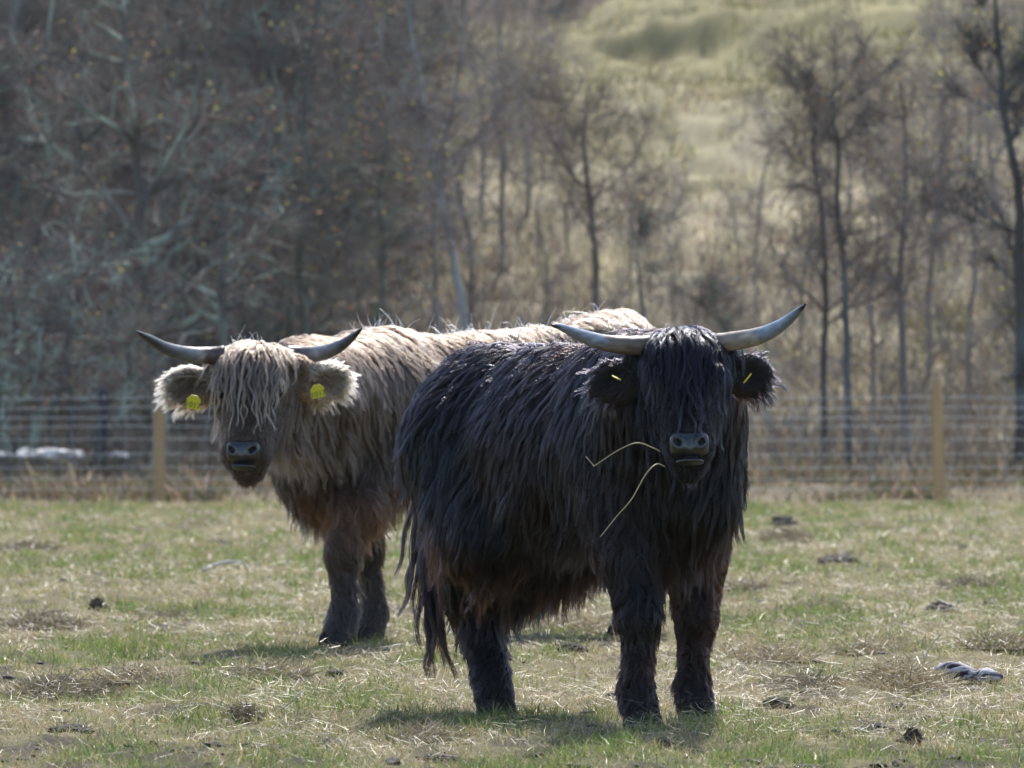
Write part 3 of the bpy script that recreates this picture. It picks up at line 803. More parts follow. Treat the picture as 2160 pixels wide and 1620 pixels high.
px_tree([(1918, 1000), (1905, 780), (1900, 560), (1910, 420), (1908, 260), (1890, 120)], 77, 0.045, 'grey bare tree just left of the right fence post',
        limbs=18, moss=(0.3, 0.3, 0.3), barkc=(0.2, 0.18, 0.18), twigc=tw, n_twig=1700, twig_len=0.5, n_leaf=160, leafc=LY, limb_len=(0.5, 1.6), lift=0.7, seed=7, crown_from=.2)
px_tree([(2150, 1010), (2158, 760), (2152, 560), (2150, 400), (2120, 250), (2110, 120), (2090, -80)], 74.5, 0.075, 'thick dark tree with forked boughs at the right edge',
        limbs=26, moss=(0.13, 0.16, 0.17), barkc=dbark, twigc=(0.09, .065, .06), n_twig=3000, twig_len=0.5, n_leaf=320, leafc=[(0.33, 0.24, 0.05), (0.3, 0.16, 0.06), (0.3, 0.3, 0.06)], limb_len=(0.5, 1.5), lift=0.7, seed=8)
px_tree([(1640, 1010), (1600, 800), (1500, 660), (1420, 600)], 79, 0.03, 'small bent sapling behind the head of the black cow',
        limbs=10, moss=moss2, barkc=gbark, twigc=tw, n_twig=900, twig_len=0.4, n_leaf=60, leafc=LY, limb_len=(0.3, 0.8), lift=0.7, seed=9)
px_tree([(1262, 1000), (1255, 560), (1245, 430), (1232, 300), (1240, 180)], 84, 0.045, 'lone bare tree on the slope above the rump of the brown cow',
        limbs=20, moss=(0.2, 0.19, 0.17), barkc=gbark, twigc=(0.24, .18, .15), n_twig=1300, twig_len=0.6, n_leaf=120, leafc=LY, limb_len=(0.6, 1.8), lift=0.6, seed=10, crown_from=.2)
px_tree([(1350, 1000), (1360, 720), (1345, 560), (1330, 430)], 80, 0.03, 'spindly pale sapling rising above the left horn of the black cow',
        limbs=11, moss=moss2, barkc=(.2, .2, .2), twigc=tw, n_twig=900, twig_len=0.4, n_leaf=60, leafc=LY, limb_len=(0.3, 0.8), lift=0.8, seed=12)
px_tree([(70, 1000), (80, 760), (60, 560), (110, 380), (90, 180), (120, -60)], 78.5, 0.06, 'crooked mossy tree near the left edge',
        limbs=22, moss=moss1, barkc=gbark, twigc=tw, n_twig=2200, twig_len=0.5, n_leaf=160, leafc=LB, limb_len=(0.5, 1.5), lift=0.35, seed=13, mossfrac=.2, limb_r=1.6)
px_tree([(640, 1000), (648, 740), (630, 560), (655, 400), (640, 220), (670, 20), (676, -70)], 80, 0.05, 'brown-leaved tree between the two heads of horns',
        limbs=22, moss=(.24, .3, .24), barkc=gbark, twigc=tw, n_twig=2300, twig_len=0.5, n_leaf=500, leafc=LY + LB, limb_len=(0.5, 1.4), lift=0.5, seed=14)
px_tree([(800, 1000), (790, 740), (812, 560), (800, 400), (828, 220), (815, 20), (826, -70)], 82, 0.045, 'twiggy tree with a few yellow leaves above the shoulder of the brown cow',
        limbs=22, moss=(.24, .3, .24), barkc=gbark, twigc=tw, n_twig=2300, twig_len=0.5, n_leaf=600, leafc=LY, limb_len=(0.5, 1.3), lift=0.5, seed=15)

px_tree([(150, 1010), (150, 860), (140, 740), (165, 620), (150, 500)], 73.5, 0.05, 'low mossy bush-like tree with drooping green boughs behind the dark leaning post',
        limbs=30, moss=moss2, barkc=gbark, twigc=tw, n_twig=650, twig_len=0.6, n_leaf=60, leafc=LB, limb_len=(0.5, 1.3), lift=0.0, seed=16, mossfrac=.3, twig_r=1.3, limb_r=1.6, crown_from=.25)
px_tree([(20, 1010), (10, 860), (30, 700), (15, 560)], 74.2, 0.05, 'low mossy tree with level green boughs cut by the left edge',
        limbs=26, moss=moss1, barkc=gbark, twigc=tw, n_twig=600, twig_len=0.6, n_leaf=60, leafc=LB, limb_len=(0.5, 1.3), lift=0.05, seed=17, mossfrac=.3, twig_r=1.3, limb_r=1.6, crown_from=.25)
px_tree([(262, 1010), (258, 880), (270, 780), (262, 690)], 72.8, 0.035, 'small mossy bush between the dark post and the tan post',
        limbs=20, moss=moss2, barkc=gbark, twigc=tw, n_twig=500, twig_len=0.45, n_leaf=60, leafc=LB, limb_len=(0.35, 0.8), lift=0.2, seed=18, mossfrac=.3, twig_r=1.2, limb_r=1.5, crown_from=.25)

# the wood on the left and the scattered trees on the right: several kinds, each tree its own object
light = []
for s in range(3):
    rg = np.random.default_rng(500 + s)
    ctrl = [(0, 0, -0.2)] + [(rg.normal(0, .09) * i, rg.normal(0, .09) * i, 7.0 * i / 5) for i in range(1, 6)]
    light.append(tree_data('trunk', ctrl, 0.06, limbs=24, moss=(0.36, 0.35, 0.33), barkc=(0.24, .21, .19), twigc=(0.30, 0.235, 0.195), n_twig=1300, twig_len=0.7, n_leaf=(200, 100, 320)[s], leafc=LY, limb_len=(0.9, 2.6), lift=0.7, seed=60 + s, crown_from=.12))
protos = []
for s in range(6):
    rg = np.random.default_rng(300 + s); h = [7.5, 6.5, 8.5, 7.0, 5.5, 6.0][s]
    ctrl = [(0, 0, -0.2)] + [(rg.normal(0, .10) * i, rg.normal(0, .1) * i, h * i / 5) for i in range(1, 6)]
    protos.append(tree_data('trunk', ctrl, 0.07, limbs=38, moss=((0.34, 0.43, 0.36), (0.30, 0.36, 0.31), (0.26, 0.28, .26))[s % 3], limb_r=1.6, mossfrac=.35, barkc=(gbark, dbark)[s % 2], twigc=[(0.20, 0.145, 0.13), (0.17, 0.12, 0.11), (0.24, 0.18, 0.15)][s % 3],
                            n_twig=5200, twig_len=0.6, n_leaf=(250, 100, 350)[s % 3], leafc=LB, limb_len=(0.7, 2.0), lift=0.6, seed=40 + s, crown_from=.06))
rg = np.random.default_rng(77)
ORD = ['first', 'second', 'third', 'fourth', 'fifth', 'sixth', 'seventh', 'eighth', 'ninth', 'tenth', 'eleventh', 'twelfth', 'thirteenth', 'fourteenth', 'fifteenth', 'sixteenth', 'seventeenth', 'eighteenth', 'nineteenth', 'twentieth', 'twenty-first', 'twenty-second', 'twenty-third', 'twenty-fourth', 'twenty-fifth', 'twenty-sixth', 'twenty-seventh', 'twenty-eighth']
spots = []
for row, (Yr, x0, x1, stp) in enumerate(((83, -7.8, -1.4, 1.1), (88, -8.2, -1.2, 1.1), (94, -9, -1.0, 1.15), (101, -9.5, -0.8, 1.2), (109, -10.5, -0.8, 1.3), (119, -11.5, -0.8, 1.45), (131, -12.5, -0.8, 1.7), (145, -14, -0.6, 2.0), (172, -15, 1.2, 2.2), (190, -16, 2.2, 2.2))):
    xx = x0
    while xx < x1:
        spots.append((xx + rg.normal(0, .3), Yr + rg.normal(0, 2.0), row)); xx += stp * rg.uniform(.75, 1.25)
for (xx, yy, row) in spots:
    p = protos[rg.integers(0, 6)]
    n_row0 = sum(1 for q_ in spots if q_[2] == 0 and q_[0] <= xx)
    put_tree(p, (xx, yy, float(terrain_z(xx, yy))), ('bare tree, %s from the left in the front row of the wood' % ORD[n_row0 - 1]) if row == 0 else 'bare tangled tree, one of the mass of twiggy trees in the wood on the left', 'trees of the wood on the left', rot=rg.random() * 6.283, s=rg.uniform(.8, 1.2))
right_spots = sorted(((1690, 88, .42), (1840, 83, .5), (1960, 86, .55), (2050, 84, .55), (2110, 90, .6), (1990, 96, .55), (2090, 100, .55), (1870, 98, .45), (2150, 80, .5), (1600, 94, .4), (2230, 88, .6), (1790, 106, .4), (1950, 110, .45), (2060, 116, .5), (1150, 90, .38), (1540, 84, .33), (985, 92, .7), (930, 86, .75), (1060, 97, .6), (1110, 104, .55), (1010, 106, .7), (1200, 100, .4), (1330, 96, .32), (1420, 92, .3)))
for num, (px, Y, s) in enumerate(right_spots):
    xx = (px - 1080) * Y / FPX
    p = light[rg.integers(0, 3)]
    put_tree(p, (xx, Y, float(terrain_z(xx, Y))), 'small bare grey tree, %s from the left of those scattered on the open slope' % ORD[num], 'scattered bare trees on the right slope', rot=rg.random() * 6.283, s=s * rg.uniform(.95, 1.1))

# brushwood at the foot of the trees
def brush(n, yr, xf, hgt, cols_, label, name):
    x, y = wedge(n, *yr); kp = xf(x, y); x, y = x[kp], y[kp]; n = len(x)
    A = np.stack([x, y, terrain_z(x, y)], -1); d = vn(RNG.normal(0, .5, (n, 3)) + [0, 0, 1.0]); L_ = RNG.uniform(.3, 1.0, n) * hgt
    B_ = A + d * (L_ * .5)[:, None]; C_ = B_ + vn(d + RNG.normal(0, .4, (n, 3))) * (L_ * .5)[:, None]
    r = RNG.uniform(.003, .007, n)
    V_, Q_, c_ = strip_tubes(A, B_, C_, r, r * .8, r * .4, np.array(cols_)[RNG.integers(0, len(cols_), n)] * RNG.uniform(.6, 1.3, (n, 1)))
    return tag(link(name, mesh_np(name, V_, Q_, M_twig, smooth=False, cols=c_)), label, kind='stuff')
brush(9000, (70, 90), lambda x, y: RNG.random(len(x)) < sstep(2.0, -2.5, x) * .9 + .12, 0.9, [(0.13, .085, .07), (.20, .24, .19), (.09, .06, .05), (.2, .15, .12)], 'tangle of twiggy brushwood at the edge of the wood', 'brushwood')
brush(20000, (73, 104), lambda x, y: RNG.random(len(x)) < sstep(-3.0, 0.0, x) * (0.35 + 0.65 * sstep(-0.15, 0.25, fbm(x * .8, y * .3, None, 3, 301))) * sstep(104, 84, y), 1.25, [(0.26, .20, .165), (.34, .30, .26), (.20, .14, .12), (.30, .24, .18)], 'grey-brown twiggy scrub on the lower slope behind the fence', 'scrub')
# ------------------------------------------------------------------ implicit modelling of the animals
class Prim:
    def __init__(s, kind, a, b, r, r2=None, k=0.05, reg='body', sub=False, R=None):
        s.kind, s.a, s.b, s.r, s.r2, s.k, s.reg, s.sub, s.R = kind, np.asarray(a, float), (None if b is None else np.asarray(b, float)), r, r2, k, reg, sub, R
    def dist(s, p):
        if s.kind == 'cap':
            ba = (s.b - s.a).astype(np.float32); pa = p - s.a.astype(np.float32)
            h = np.clip((pa @ ba) / float(ba @ ba), 0, 1)
            return np.linalg.norm(pa - h[..., None] * ba, axis=-1) - (s.r + (s.r2 - s.r) * h)
        q = p - s.a.astype(np.float32)
        if s.R is not None: q = q @ np.asarray(s.R, dtype=np.float32).T    # rows of R are the axes
        r = np.asarray(s.r, dtype=np.float32)
        k0 = np.linalg.norm(q / r, axis=-1); k1 = np.linalg.norm(q / (r * r), axis=-1)
        return k0 * (k0 - 1.0) / np.maximum(k1, 1e-6)
    def bounds(s, m):
        if s.kind == 'cap':
            rr = max(s.r, s.r2)
            return np.minimum(s.a, s.b) - rr - m, np.maximum(s.a, s.b) + rr + m
        rr = float(np.max(s.r)) if s.R is not None else np.asarray(s.r, float)
        return s.a - rr - m, s.a + rr + m

def cap(a, b, r, r2=None, k=0.05, reg='body', sub=False): return Prim('cap', a, b, r, r if r2 is None else r2, k, reg, sub)
def ell(c, r, R=None, k=0.05, reg='body', sub=False): return Prim('ell', c, None, r, None, k, reg, sub, R)

class Field:
    def __init__(s, prims, lo, hi, h, margin=0.12):
        s.lo = np.asarray(lo, float); s.h = h; s.prims = prims
        n = np.ceil((np.asarray(hi) - s.lo) / h).astype(int) + 1
        s.n = n
        g = np.full(tuple(n), 0.3, dtype=np.float32)
        ax = [(s.lo[i] + np.arange(n[i]) * h).astype(np.float32) for i in range(3)]
        for p in prims:
            a, b = p.bounds(margin)
            i0 = np.clip(np.floor((a - s.lo) / h).astype(int), 0, n); i1 = np.clip(np.ceil((b - s.lo) / h).astype(int) + 1, 0, n)
            if np.any(i1 <= i0): continue
            sl = tuple(slice(i0[i], i1[i]) for i in range(3))
            G = np.stack(np.meshgrid(ax[0][sl[0]], ax[1][sl[1]], ax[2][sl[2]], indexing='ij'), -1)
            d = p.dist(G); c = g[sl]
            if p.sub:
                d = -d
                hh = np.maximum(p.k - np.abs(c - d), 0) / p.k
                g[sl] = np.maximum(c, d) + hh * hh * p.k * 0.25
            else:
                hh = np.maximum(p.k - np.abs(c - d), 0) / p.k
                g[sl] = np.minimum(c, d) - hh * hh * p.k * 0.25
        s.g = g
        s.grad = [x.astype(np.float32) for x in np.gradient(g, h)]
    def _idx(s, p):
        q = (p - s.lo) / s.h
        q = np.clip(q, 0, np.array(s.n) - 1.001)
        i = np.floor(q).astype(int); return i, (q - i).astype(np.float32)
    def _tri(s, G, i, f):
        x, y, z = i[:, 0], i[:, 1], i[:, 2]; fx, fy, fz = f[:, 0], f[:, 1], f[:, 2]
        c00 = G[x, y, z] * (1 - fx) + G[x + 1, y, z] * fx
        c10 = G[x, y + 1, z] * (1 - fx) + G[x + 1, y + 1, z] * fx
        c01 = G[x, y, z + 1] * (1 - fx) + G[x + 1, y, z + 1] * fx
        c11 = G[x, y + 1, z + 1] * (1 - fx) + G[x + 1, y + 1, z + 1] * fx
        return (c00 * (1 - fy) + c10 * fy) * (1 - fz) + (c01 * (1 - fy) + c11 * fy) * fz
    def val(s, p):
        i, f = s._idx(p); return s._tri(s.g, i, f)
    def normal(s, p):
        i, f = s._idx(p)
        return vn(np.stack([s._tri(G, i, f) for G in s.grad], -1))
    def mesh(s):
        """surface nets"""
        g = s.g; nx, ny, nz = g.shape
        ins = g < 0
        cnt = np.zeros((nx - 1, ny - 1, nz - 1), dtype=np.int8)
        for dx in (0, 1):
            for dy in (0, 1):
                for dz in (0, 1):
                    cnt += ins[dx:nx - 1 + dx, dy:ny - 1 + dy, dz:nz - 1 + dz]
        act = (cnt > 0) & (cnt < 8)
        ci = np.argwhere(act)
        idx = np.full(act.shape, -1, dtype=np.int32); idx[act] = np.arange(len(ci))
        acc = np.zeros((len(ci), 3), dtype=np.float32); num = np.zeros(len(ci), dtype=np.float32)
        corners = [(a, b, c) for a in (0, 1) for b in (0, 1) for c in (0, 1)]
        for c0 in corners:
            for ax in range(3):
                if c0[ax] == 1: continue
                c1 = list(c0); c1[ax] = 1
                v0 = g[ci[:, 0] + c0[0], ci[:, 1] + c0[1], ci[:, 2] + c0[2]]
                v1 = g[ci[:, 0] + c1[0], ci[:, 1] + c1[1], ci[:, 2] + c1[2]]
                cr = (v0 < 0) != (v1 < 0)
                t = np.where(cr, v0 / np.where(cr, v0 - v1, 1), 0)
                pt = np.array(c0, dtype=np.float32)[None] + t[:, None] * (np.array(c1) - np.array(c0))[None]
                acc += pt * cr[:, None]; num += cr
        V = (ci + acc / num[:, None]) * s.h + s.lo
        quads = []
        for ax in range(3):
            o = [0, 1, 2]; o.remove(ax); b, c = o
            sl0 = [slice(None)] * 3; sl1 = [slice(None)] * 3
            sl0[ax] = slice(0, -1); sl1[ax] = slice(1, None)
            e = ins[tuple(sl0)] != ins[tuple(sl1)]
            E = np.argwhere(e)
            E = E[(E[:, b] > 0) & (E[:, c] > 0) & (E[:, b] < g.shape[b] - 1) & (E[:, c] < g.shape[c] - 1)]
            flip = ins[tuple(E.T)]
            def cell(db, dc):
                q = E.copy(); q[:, b] -= db; q[:, c] -= dc
                return idx[q[:, 0], q[:, 1], q[:, 2]]
            q = np.stack([cell(1, 1), cell(0, 1), cell(0, 0), cell(1, 0)], -1)
            if ax == 1: q = q[:, ::-1]
            q[~flip] = q[~flip][:, ::-1]
            quads.append(q)
        Q = np.concatenate(quads)
        return V.astype(np.float32), Q[(Q >= 0).all(1)]

def sample_surface(V, Q, n, weight=None):
    T = np.concatenate([Q[:, [0, 1, 2]], Q[:, [0, 2, 3]]])
    a, b, c = V[T[:, 0]], V[T[:, 1]], V[T[:, 2]]
    ar = np.linalg.norm(np.cross(b - a, c - a), axis=1) * 0.5
    if weight is not None: ar = ar * weight((a + b + c) / 3)
    pr = ar / ar.sum()
    i = RNG.choice(len(T), n, p=pr)
    u, v = RNG.random(n), RNG.random(n)
    m = u + v > 1; u[m] = 1 - u[m]; v[m] = 1 - v[m]
    return (a[i] + (b[i] - a[i]) * u[:, None] + (c[i] - a[i]) * v[:, None]).astype(np.float64)

def blend_regions(p, prims, table, keys, soft=0.02):
    """smoothly blended per-region hair parameters at points p"""
    pr = [q for q in prims if not q.sub]
    D = np.stack([q.dist(p.astype(np.float32)) for q in pr], 1)
    D = D - D.min(1, keepdims=True)
    W = np.exp(-D / soft); W /= W.sum(1, keepdims=True)
    out = {}
    for k in keys:
        vals = np.array([np.atleast_1d(np.asarray(table[q.reg][k], float)) for q in pr])
        out[k] = W @ vals
    return out

def grow(field, root, L, flow, lift, k, rest, jit, wave, wavel, grav=0.5, seed=0):
    """guide locks: they leave the skin, turn into the flow direction and fall, always outside the skin"""
    n = len(root)
    nrm = field.normal(root)
    f = flow + RNG.normal(0, 1, (n, 3)) * jit[:, None]
    f = vn(f)
    ft = vn(f - nrm * (np.sum(f * nrm, 1) * 0.85)[:, None])
    d = vn(nrm * lift[:, None] + ft)
    pos = np.zeros((n, k, 3)); pos[:, 0] = root
    p = root.copy()
    step = (L / (k - 1))[:, None]
    ph = RNG.random(n) * 6.283
    side0 = vn(np.cross(ft, nrm))
    wl = wavel * RNG.uniform(0.7, 1.5, n)
    amp = wave * RNG.uniform(0.3, 1.5, n)
    for j in range(1, k):
        t = j / (k - 1)
        nn = field.normal(p)
        near = field.val(p)
        w = np.clip(1 - near / 0.05, 0, 1)[:, None]
        fl = vn(f + np.array([0, 0, -1.0]) * grav * (1 - w))
        tan = fl - nn * (np.sum(fl * nn, 1)[:, None] * w)
        cu = np.stack([vnoise(p[:, 0] * 9, p[:, 1] * 9, p[:, 2] * 9, seed + a) for a in (1, 2, 3)], -1) * 0.35
        d = vn(d * 0.55 + vn(tan) * 0.6 + cu * (0.3 + jit[:, None]))
        s = np.cos(ph + 6.283 * L * t / wl) * (6.283 / wl) * amp * t ** 0.5
        p = p + (d + side0 * s[:, None]) * step
        v = field.val(p)
        need = rest * (0.4 + 0.6 * math.sin(min(1, t * 1.6) * 1.57)) - v
        m = need > 0
        if m.any():
            p[m] += field.normal(p[m]) * need[m][:, None]
        pos[:, j] = p
    return pos

def make_children(groot, gpos, croot, clump, rad0, frizz, lenvar=0.25, seed=0):
    """strands that follow their nearest guide and pull together towards its tip"""
    kd = kdtree.KDTree(len(groot))
    for i, g in enumerate(groot): kd.insert(g, i)
    kd.balance()
    near = np.array([kd.find(c)[1] for c in croot])
    g = gpos[near]; n, k, _ = g.shape
    t = np.linspace(0, 1, k)[None, :, None]
    off = (croot - groot[near])[:, None, :]
    cl = clump[near][:, None, None]
    pos = g + off * (1 - cl * t ** 0.8)
    ph = RNG.random((n, 1, 3)) * 6.283
    fr = RNG.uniform(2, 5, (n, 1, 1))
    pos = pos + np.sin(ph + fr * t * 3.0) * (frizz * t)
    # shorten some strands
    s = 1 - RNG.random(n) ** 2 * lenvar
    tt = np.linspace(0, 1, k)[None, :] * s[:, None] * (k - 1)
    i0 = np.clip(np.floor(tt).astype(int), 0, k - 2); fr_ = (tt - i0)[..., None]
    ar = np.arange(n)[:, None]
    pos = pos[ar, i0] * (1 - fr_) + pos[ar, i0 + 1] * fr_
    return pos, near

def taper(n, k, r0, r1=0.25, p=1.5):
    t = np.linspace(0, 1, k)[None, :]
    return (np.asarray(r0).reshape(-1, 1) * (1 - (1 - r1) * t ** p)) * np.ones((n, 1))
# ------------------------------------------------------------------ highland cattle
M_eye = principled('eye_dark', (0.012, 0.009, 0.008), rough=0.08, spec=0.6)
M_nose = principled('wet_nose_skin', (0.010, 0.010, 0.013), rough=0.28, spec=0.8, bump=(300, 0.12, 0.001))
M_hoof = principled('muddy_hoof', (0.014, 0.012, 0.012), rough=0.6, spec=0.25, noise=(22, (0.035, 0.030, 0.026), 5, 0.4, 0.7), bump=(60, 0.5, 0.004))
M_tag = principled('yellow_tag', (0.55, 0.51, 0.03), rough=0.45)
M_tagtext = principled('tag_print', (0.05, 0.05, 0.02), rough=0.6)

def horn_mat(name):
    return principled(name, (0.3, 0.25, 0.2), rough=0.42, spec=0.5, attr='col', bump=(45, 0.25, 0.003))
M_horn = horn_mat('horn')

def build_cow(S):
    O = np.array(S['O'], float); F = unit([*S['F'], 0]); Rt = np.array([F[1], -F[0], 0.0])
    L = S['L']; hs = S['hs']; ws = S['ws']
    def B(a, b, z): return O + F * a + Rt * b + np.array([0, 0, z])
    RB = np.stack([F, Rt, [0, 0, 1.0]])
    # head frame
    H = S['head']; sc = H['s']
    X = unit(H['X']); D = unit(H['D']); N = unit(np.cross(X, D)); 
    if N[1] > 0: N = -N
    D = unit(D - X * (D @ X)); N = unit(N - X * (N @ X))
    H0 = np.array(H['pos'], float)
    def HP(u, v, w): return H0 + sc * (X * u + D * v + N * w)
    RH = np.stack([X, D, N])
    pr = []
    # ---- trunk
    pr.append(ell(B(0.02, 0, 0.83 * hs + S.get('rump', 0)), (0.27, 0.235 * ws, 0.25 * hs), RB, reg='rump'))
    pr.append(ell(B(L * 0.48, 0, 0.80 * hs), (L * 0.52, 0.255 * ws, 0.25 * hs), RB, k=0.09, reg='flank'))
    pr.append(ell(B(L * 0.93, 0, 0.80 * hs), (0.27, 0.225 * ws, 0.275 * hs), RB, k=0.12, reg='shoulder'))
    pr.append(cap(B(0.0, 0, 1.0 * hs + S.get('rump', 0)), B(L * 0.85, 0, 1.0 * hs), 0.07, 0.085, k=0.12, reg='back'))
    pr.append(ell(B(L * 0.35, 0, 0.675 * hs), (0.34, 0.18 * ws, 0.12 * hs), RB, k=0.1, reg='belly'))
    pr.append(ell(B(L + S['brisket'][0], 0, S['brisket'][1]), S['brisket'][2], RB, k=0.12, reg='chest'))
    # ---- neck
    nb = B(L * 0.92, 0, 0.90 * hs); ne = HP(0, 0.10, -0.13)
    mid = (nb + ne) / 2 + F * S.get('neck_f', 0.05)
    pr.append(cap(nb, mid, 0.20 * hs, 0.165 * hs, k=0.12, reg='neck'))
    pr.append(cap(mid, ne, 0.165 * hs, 0.115 * sc, k=0.1, reg='neck'))
    # ---- legs
    for i, (hx, hy, side) in enumerate(S['front']):
        hp = np.array([hx, hy, 0.0])
        top = B(L * 0.96, side * 0.13 * ws, 0.72 * hs)
        elbow = (top * 0.4 + hp * 0.6); elbow[2] = 0.50 * hs
        knee = hp + F * 0.015 + (top - hp) * [0.10, 0.10, 0]; knee[2] = 0.33 * hs
        fet = hp - F * 0.012; fet[2] = 0.115
        pr.append(cap(top, elbow, 0.125 * hs, 0.085 * hs, k=0.07, reg='foreleg'))
        pr.append(cap(elbow, knee, 0.078 * hs, 0.050 * hs, k=0.04, reg='foreleg'))
        pr.append(ell(knee, (0.054 * hs, 0.05 * hs, 0.07 * hs), RB, k=0.03, reg='shank'))
        pr.append(cap(knee, fet, 0.041 * hs, 0.036 * hs, k=0.03, reg='shank'))
        pr.append(cap(fet, hp + F * 0.01 + [0, 0, 0.06], 0.044 * hs, 0.050 * hs, k=0.03, reg='foot'))
    for i, (hx, hy, side) in enumerate(S['hind']):
        hp = np.array([hx, hy, 0.0])
        hip = B(0.02, side * 0.12 * ws, 0.80 * hs)
        stif = B(0.24, side * 0.15 * ws, 0.54 * hs)
        hock = hp - F * 0.10 + (hip - hp) * [0.12, 0.12, 0]; hock[2] = 0.36 * hs
        fet = hp - F * 0.015; fet[2] = 0.115
        pr.append(cap(hip, stif, 0.17 * hs, 0.125 * hs, k=0.08, reg='thigh'))
        pr.append(cap(hip, hock, 0.15 * hs, 0.075 * hs, k=0.08, reg='thigh'))
        pr.append(cap(stif, hock, 0.12 * hs, 0.075 * hs, k=0.06, reg='thigh'))
        pr.append(cap(hock, fet, 0.052 * hs, 0.040 * hs, k=0.03, reg='shank'))
        pr.append(cap(fet, hp + F * 0.01 + [0, 0, 0.06], 0.050 * hs, 0.053 * hs, k=0.03, reg='foot'))
    # ---- head
    def HE(c, r, k=0.04, reg='face', sub=False): return ell(HP(*c), np.array(r) * sc, RH, k=k * sc, reg=reg, sub=sub)
    pr.append(HE((0, 0.075, -0.055), (0.122, 0.115, 0.115), reg='poll'))
    pr.append(cap(HP(0, 0.10, -0.02), HP(0, 0.30, -0.015), 0.095 * sc, 0.058 * sc, k=0.05 * sc, reg='face'))
    pr.append(HE((0, 0.20, -0.10), (0.088, 0.155, 0.085), k=0.05, reg='cheek'))
    pr.append(HE((0, 0.345, -0.035), (S.get('muz', 0.070), 0.058, 0.055), k=0.04, reg='muzzle'))
    pr.append(HE((0, 0.375, -0.085), (0.048, 0.045, 0.035), k=0.03, reg='chin'))
    for u in (-1, 1):
        pr.append(cap(HP(u * 0.06, 0.035, -0.05), HP(u * 0.135, 0.03, -0.05), 0.045 * sc, 0.034 * sc, k=0.03 * sc, reg='poll'))
        pr.append(HE((u * 0.082, 0.148, 0.022), (0.030, 0.026, 0.030), k=0.02, reg='eyelid'))
        pr.append(HE((u * 0.098, 0.165, 0.030), (0.017, 0.013, 0.022), k=0.01, reg='face', sub=True))
    allp = np.array([q.bounds(0.08) for q in pr])
    lo, hi = allp[:, 0].min(0), allp[:, 1].max(0)
    lo[2] = max(lo[2], 0.02)
    fld = Field(pr, lo, hi, S['h'])
    V, Q = fld.mesh()
    root = empty('highland_cow', (O[0] + F[0] * L / 2, O[1] + F[1] * L / 2, 0), S['label'], 'cow', 'highland cattle in the field')
    C0 = np.array(root.location)
    cols = S['skin'](V, F, Rt, O)
    body = link('body', mesh_np('body', V - C0, Q, S['mat_skin'], cols=cols), root, C0)

    # ---- fur
    keys = ('len', 'flow', 'lift', 'rest', 'jit', 'wave', 'clump')
    tab = S['table']
    def wt(c):
        w = np.ones(len(c)); 
        n = fld.normal(c)
        w *= np.where(n[:, 1] > 0.45, 0.45, 1.0)           # fewer strands on the far side
        w *= np.where(c[:, 2] < 0.3, 2.0, 1.0)
        hd = np.linalg.norm(c - HP(0, 0.18, -0.02), axis=1) < 0.28 * sc
        w *= np.where(hd, 1.8, 1.0)
        for u_ in (-1, 1):                                   # keep the eyes clear
            w *= np.where(np.linalg.norm(c - HP(u_ * 0.098, 0.155, 0.03), axis=1) < 0.026 * sc, 0.0, 1.0)
        # none on the bare nose
        q = (c - HP(0, 0.355, 0.0)) @ RH.T / sc
        w *= np.where((np.abs(q[:, 0]) < 0.048 * S['nose']) & (np.abs(q[:, 1]) < 0.046 * S['nose']) & (q[:, 2] > -0.03), 0.0, 1.0)
        return w
    def fur(name, nG, nC, k, mul=1.0, r0=0.0009, weight=wt, frizz=0.004, lmul=1.0, label=None, cole=0.0, stray=False):
        g = sample_surface(V, Q, nG, weight)
        par = blend_regions(g, pr, tab, keys)
        loc = par['flow']
        sgn = np.sign((g - O) @ Rt); nz = fld.normal(g)[:, 2]
        hdm = np.exp(-np.maximum(np.linalg.norm(g - HP(0, 0.16, -0.04), axis=1) - 0.17 * sc, 0) / 0.05)
        flow = F * loc[:, 0:1] + Rt * (sgn * (loc[:, 1] + 0.9 * np.maximum(nz, 0) * (1 - hdm)))[:, None] + np.array([0, 0, 1.0]) * loc[:, 2:3]
        # head: strands follow the face
        u = ((g - H0) @ X) / sc
        hf = D[None] * 1.0 + X[None] * (u * 1.2)[:, None] + N[None] * 0.1
        flow = flow * (1 - hdm[:, None]) + hf * hdm[:, None]
        Lg = par['len'][:, 0] * mul * lmul * RNG.uniform(0.7, 1.25, nG)
        rest = par['rest'][:, 0] * RNG.uniform(0.2, 1.5, nG)
        gp = grow(fld, g, Lg, flow, par['lift'][:, 0] * (2.2 if stray else 1), k, rest, par['jit'][:, 0] * (2 if stray else 1), par['wave'][:, 0], S['wavel'], seed=S['seed'])
        c = sample_surface(V, Q, nC, weight)
        pos, near = make_children(g, gp, c, par['clump'][:, 0], r0, frizz)
        t = np.linspace(0, 1, k)
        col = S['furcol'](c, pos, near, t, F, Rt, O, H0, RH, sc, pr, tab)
        rad = taper(len(c), k, r0 * RNG.uniform(0.7, 1.3, len(c)))
        o = link(name, hair_np(name, pos - C0, rad, col, S['mat_fur']), root, C0)
        tag(o, label, kind='stuff')
        return gp
    fur('undercoat', S['n'][0], S['n'][1], 7, mul=0.45, r0=0.0011, frizz=0.005)
    fur('long_coat', S['n'][2], S['n'][3], 14, r0=0.00085, frizz=0.004)
    # stray hairs of the back line and outline
    fur('stray_hair', 260, 900, 12, r0=0.0007, frizz=0.012, lmul=0.75, stray=True)

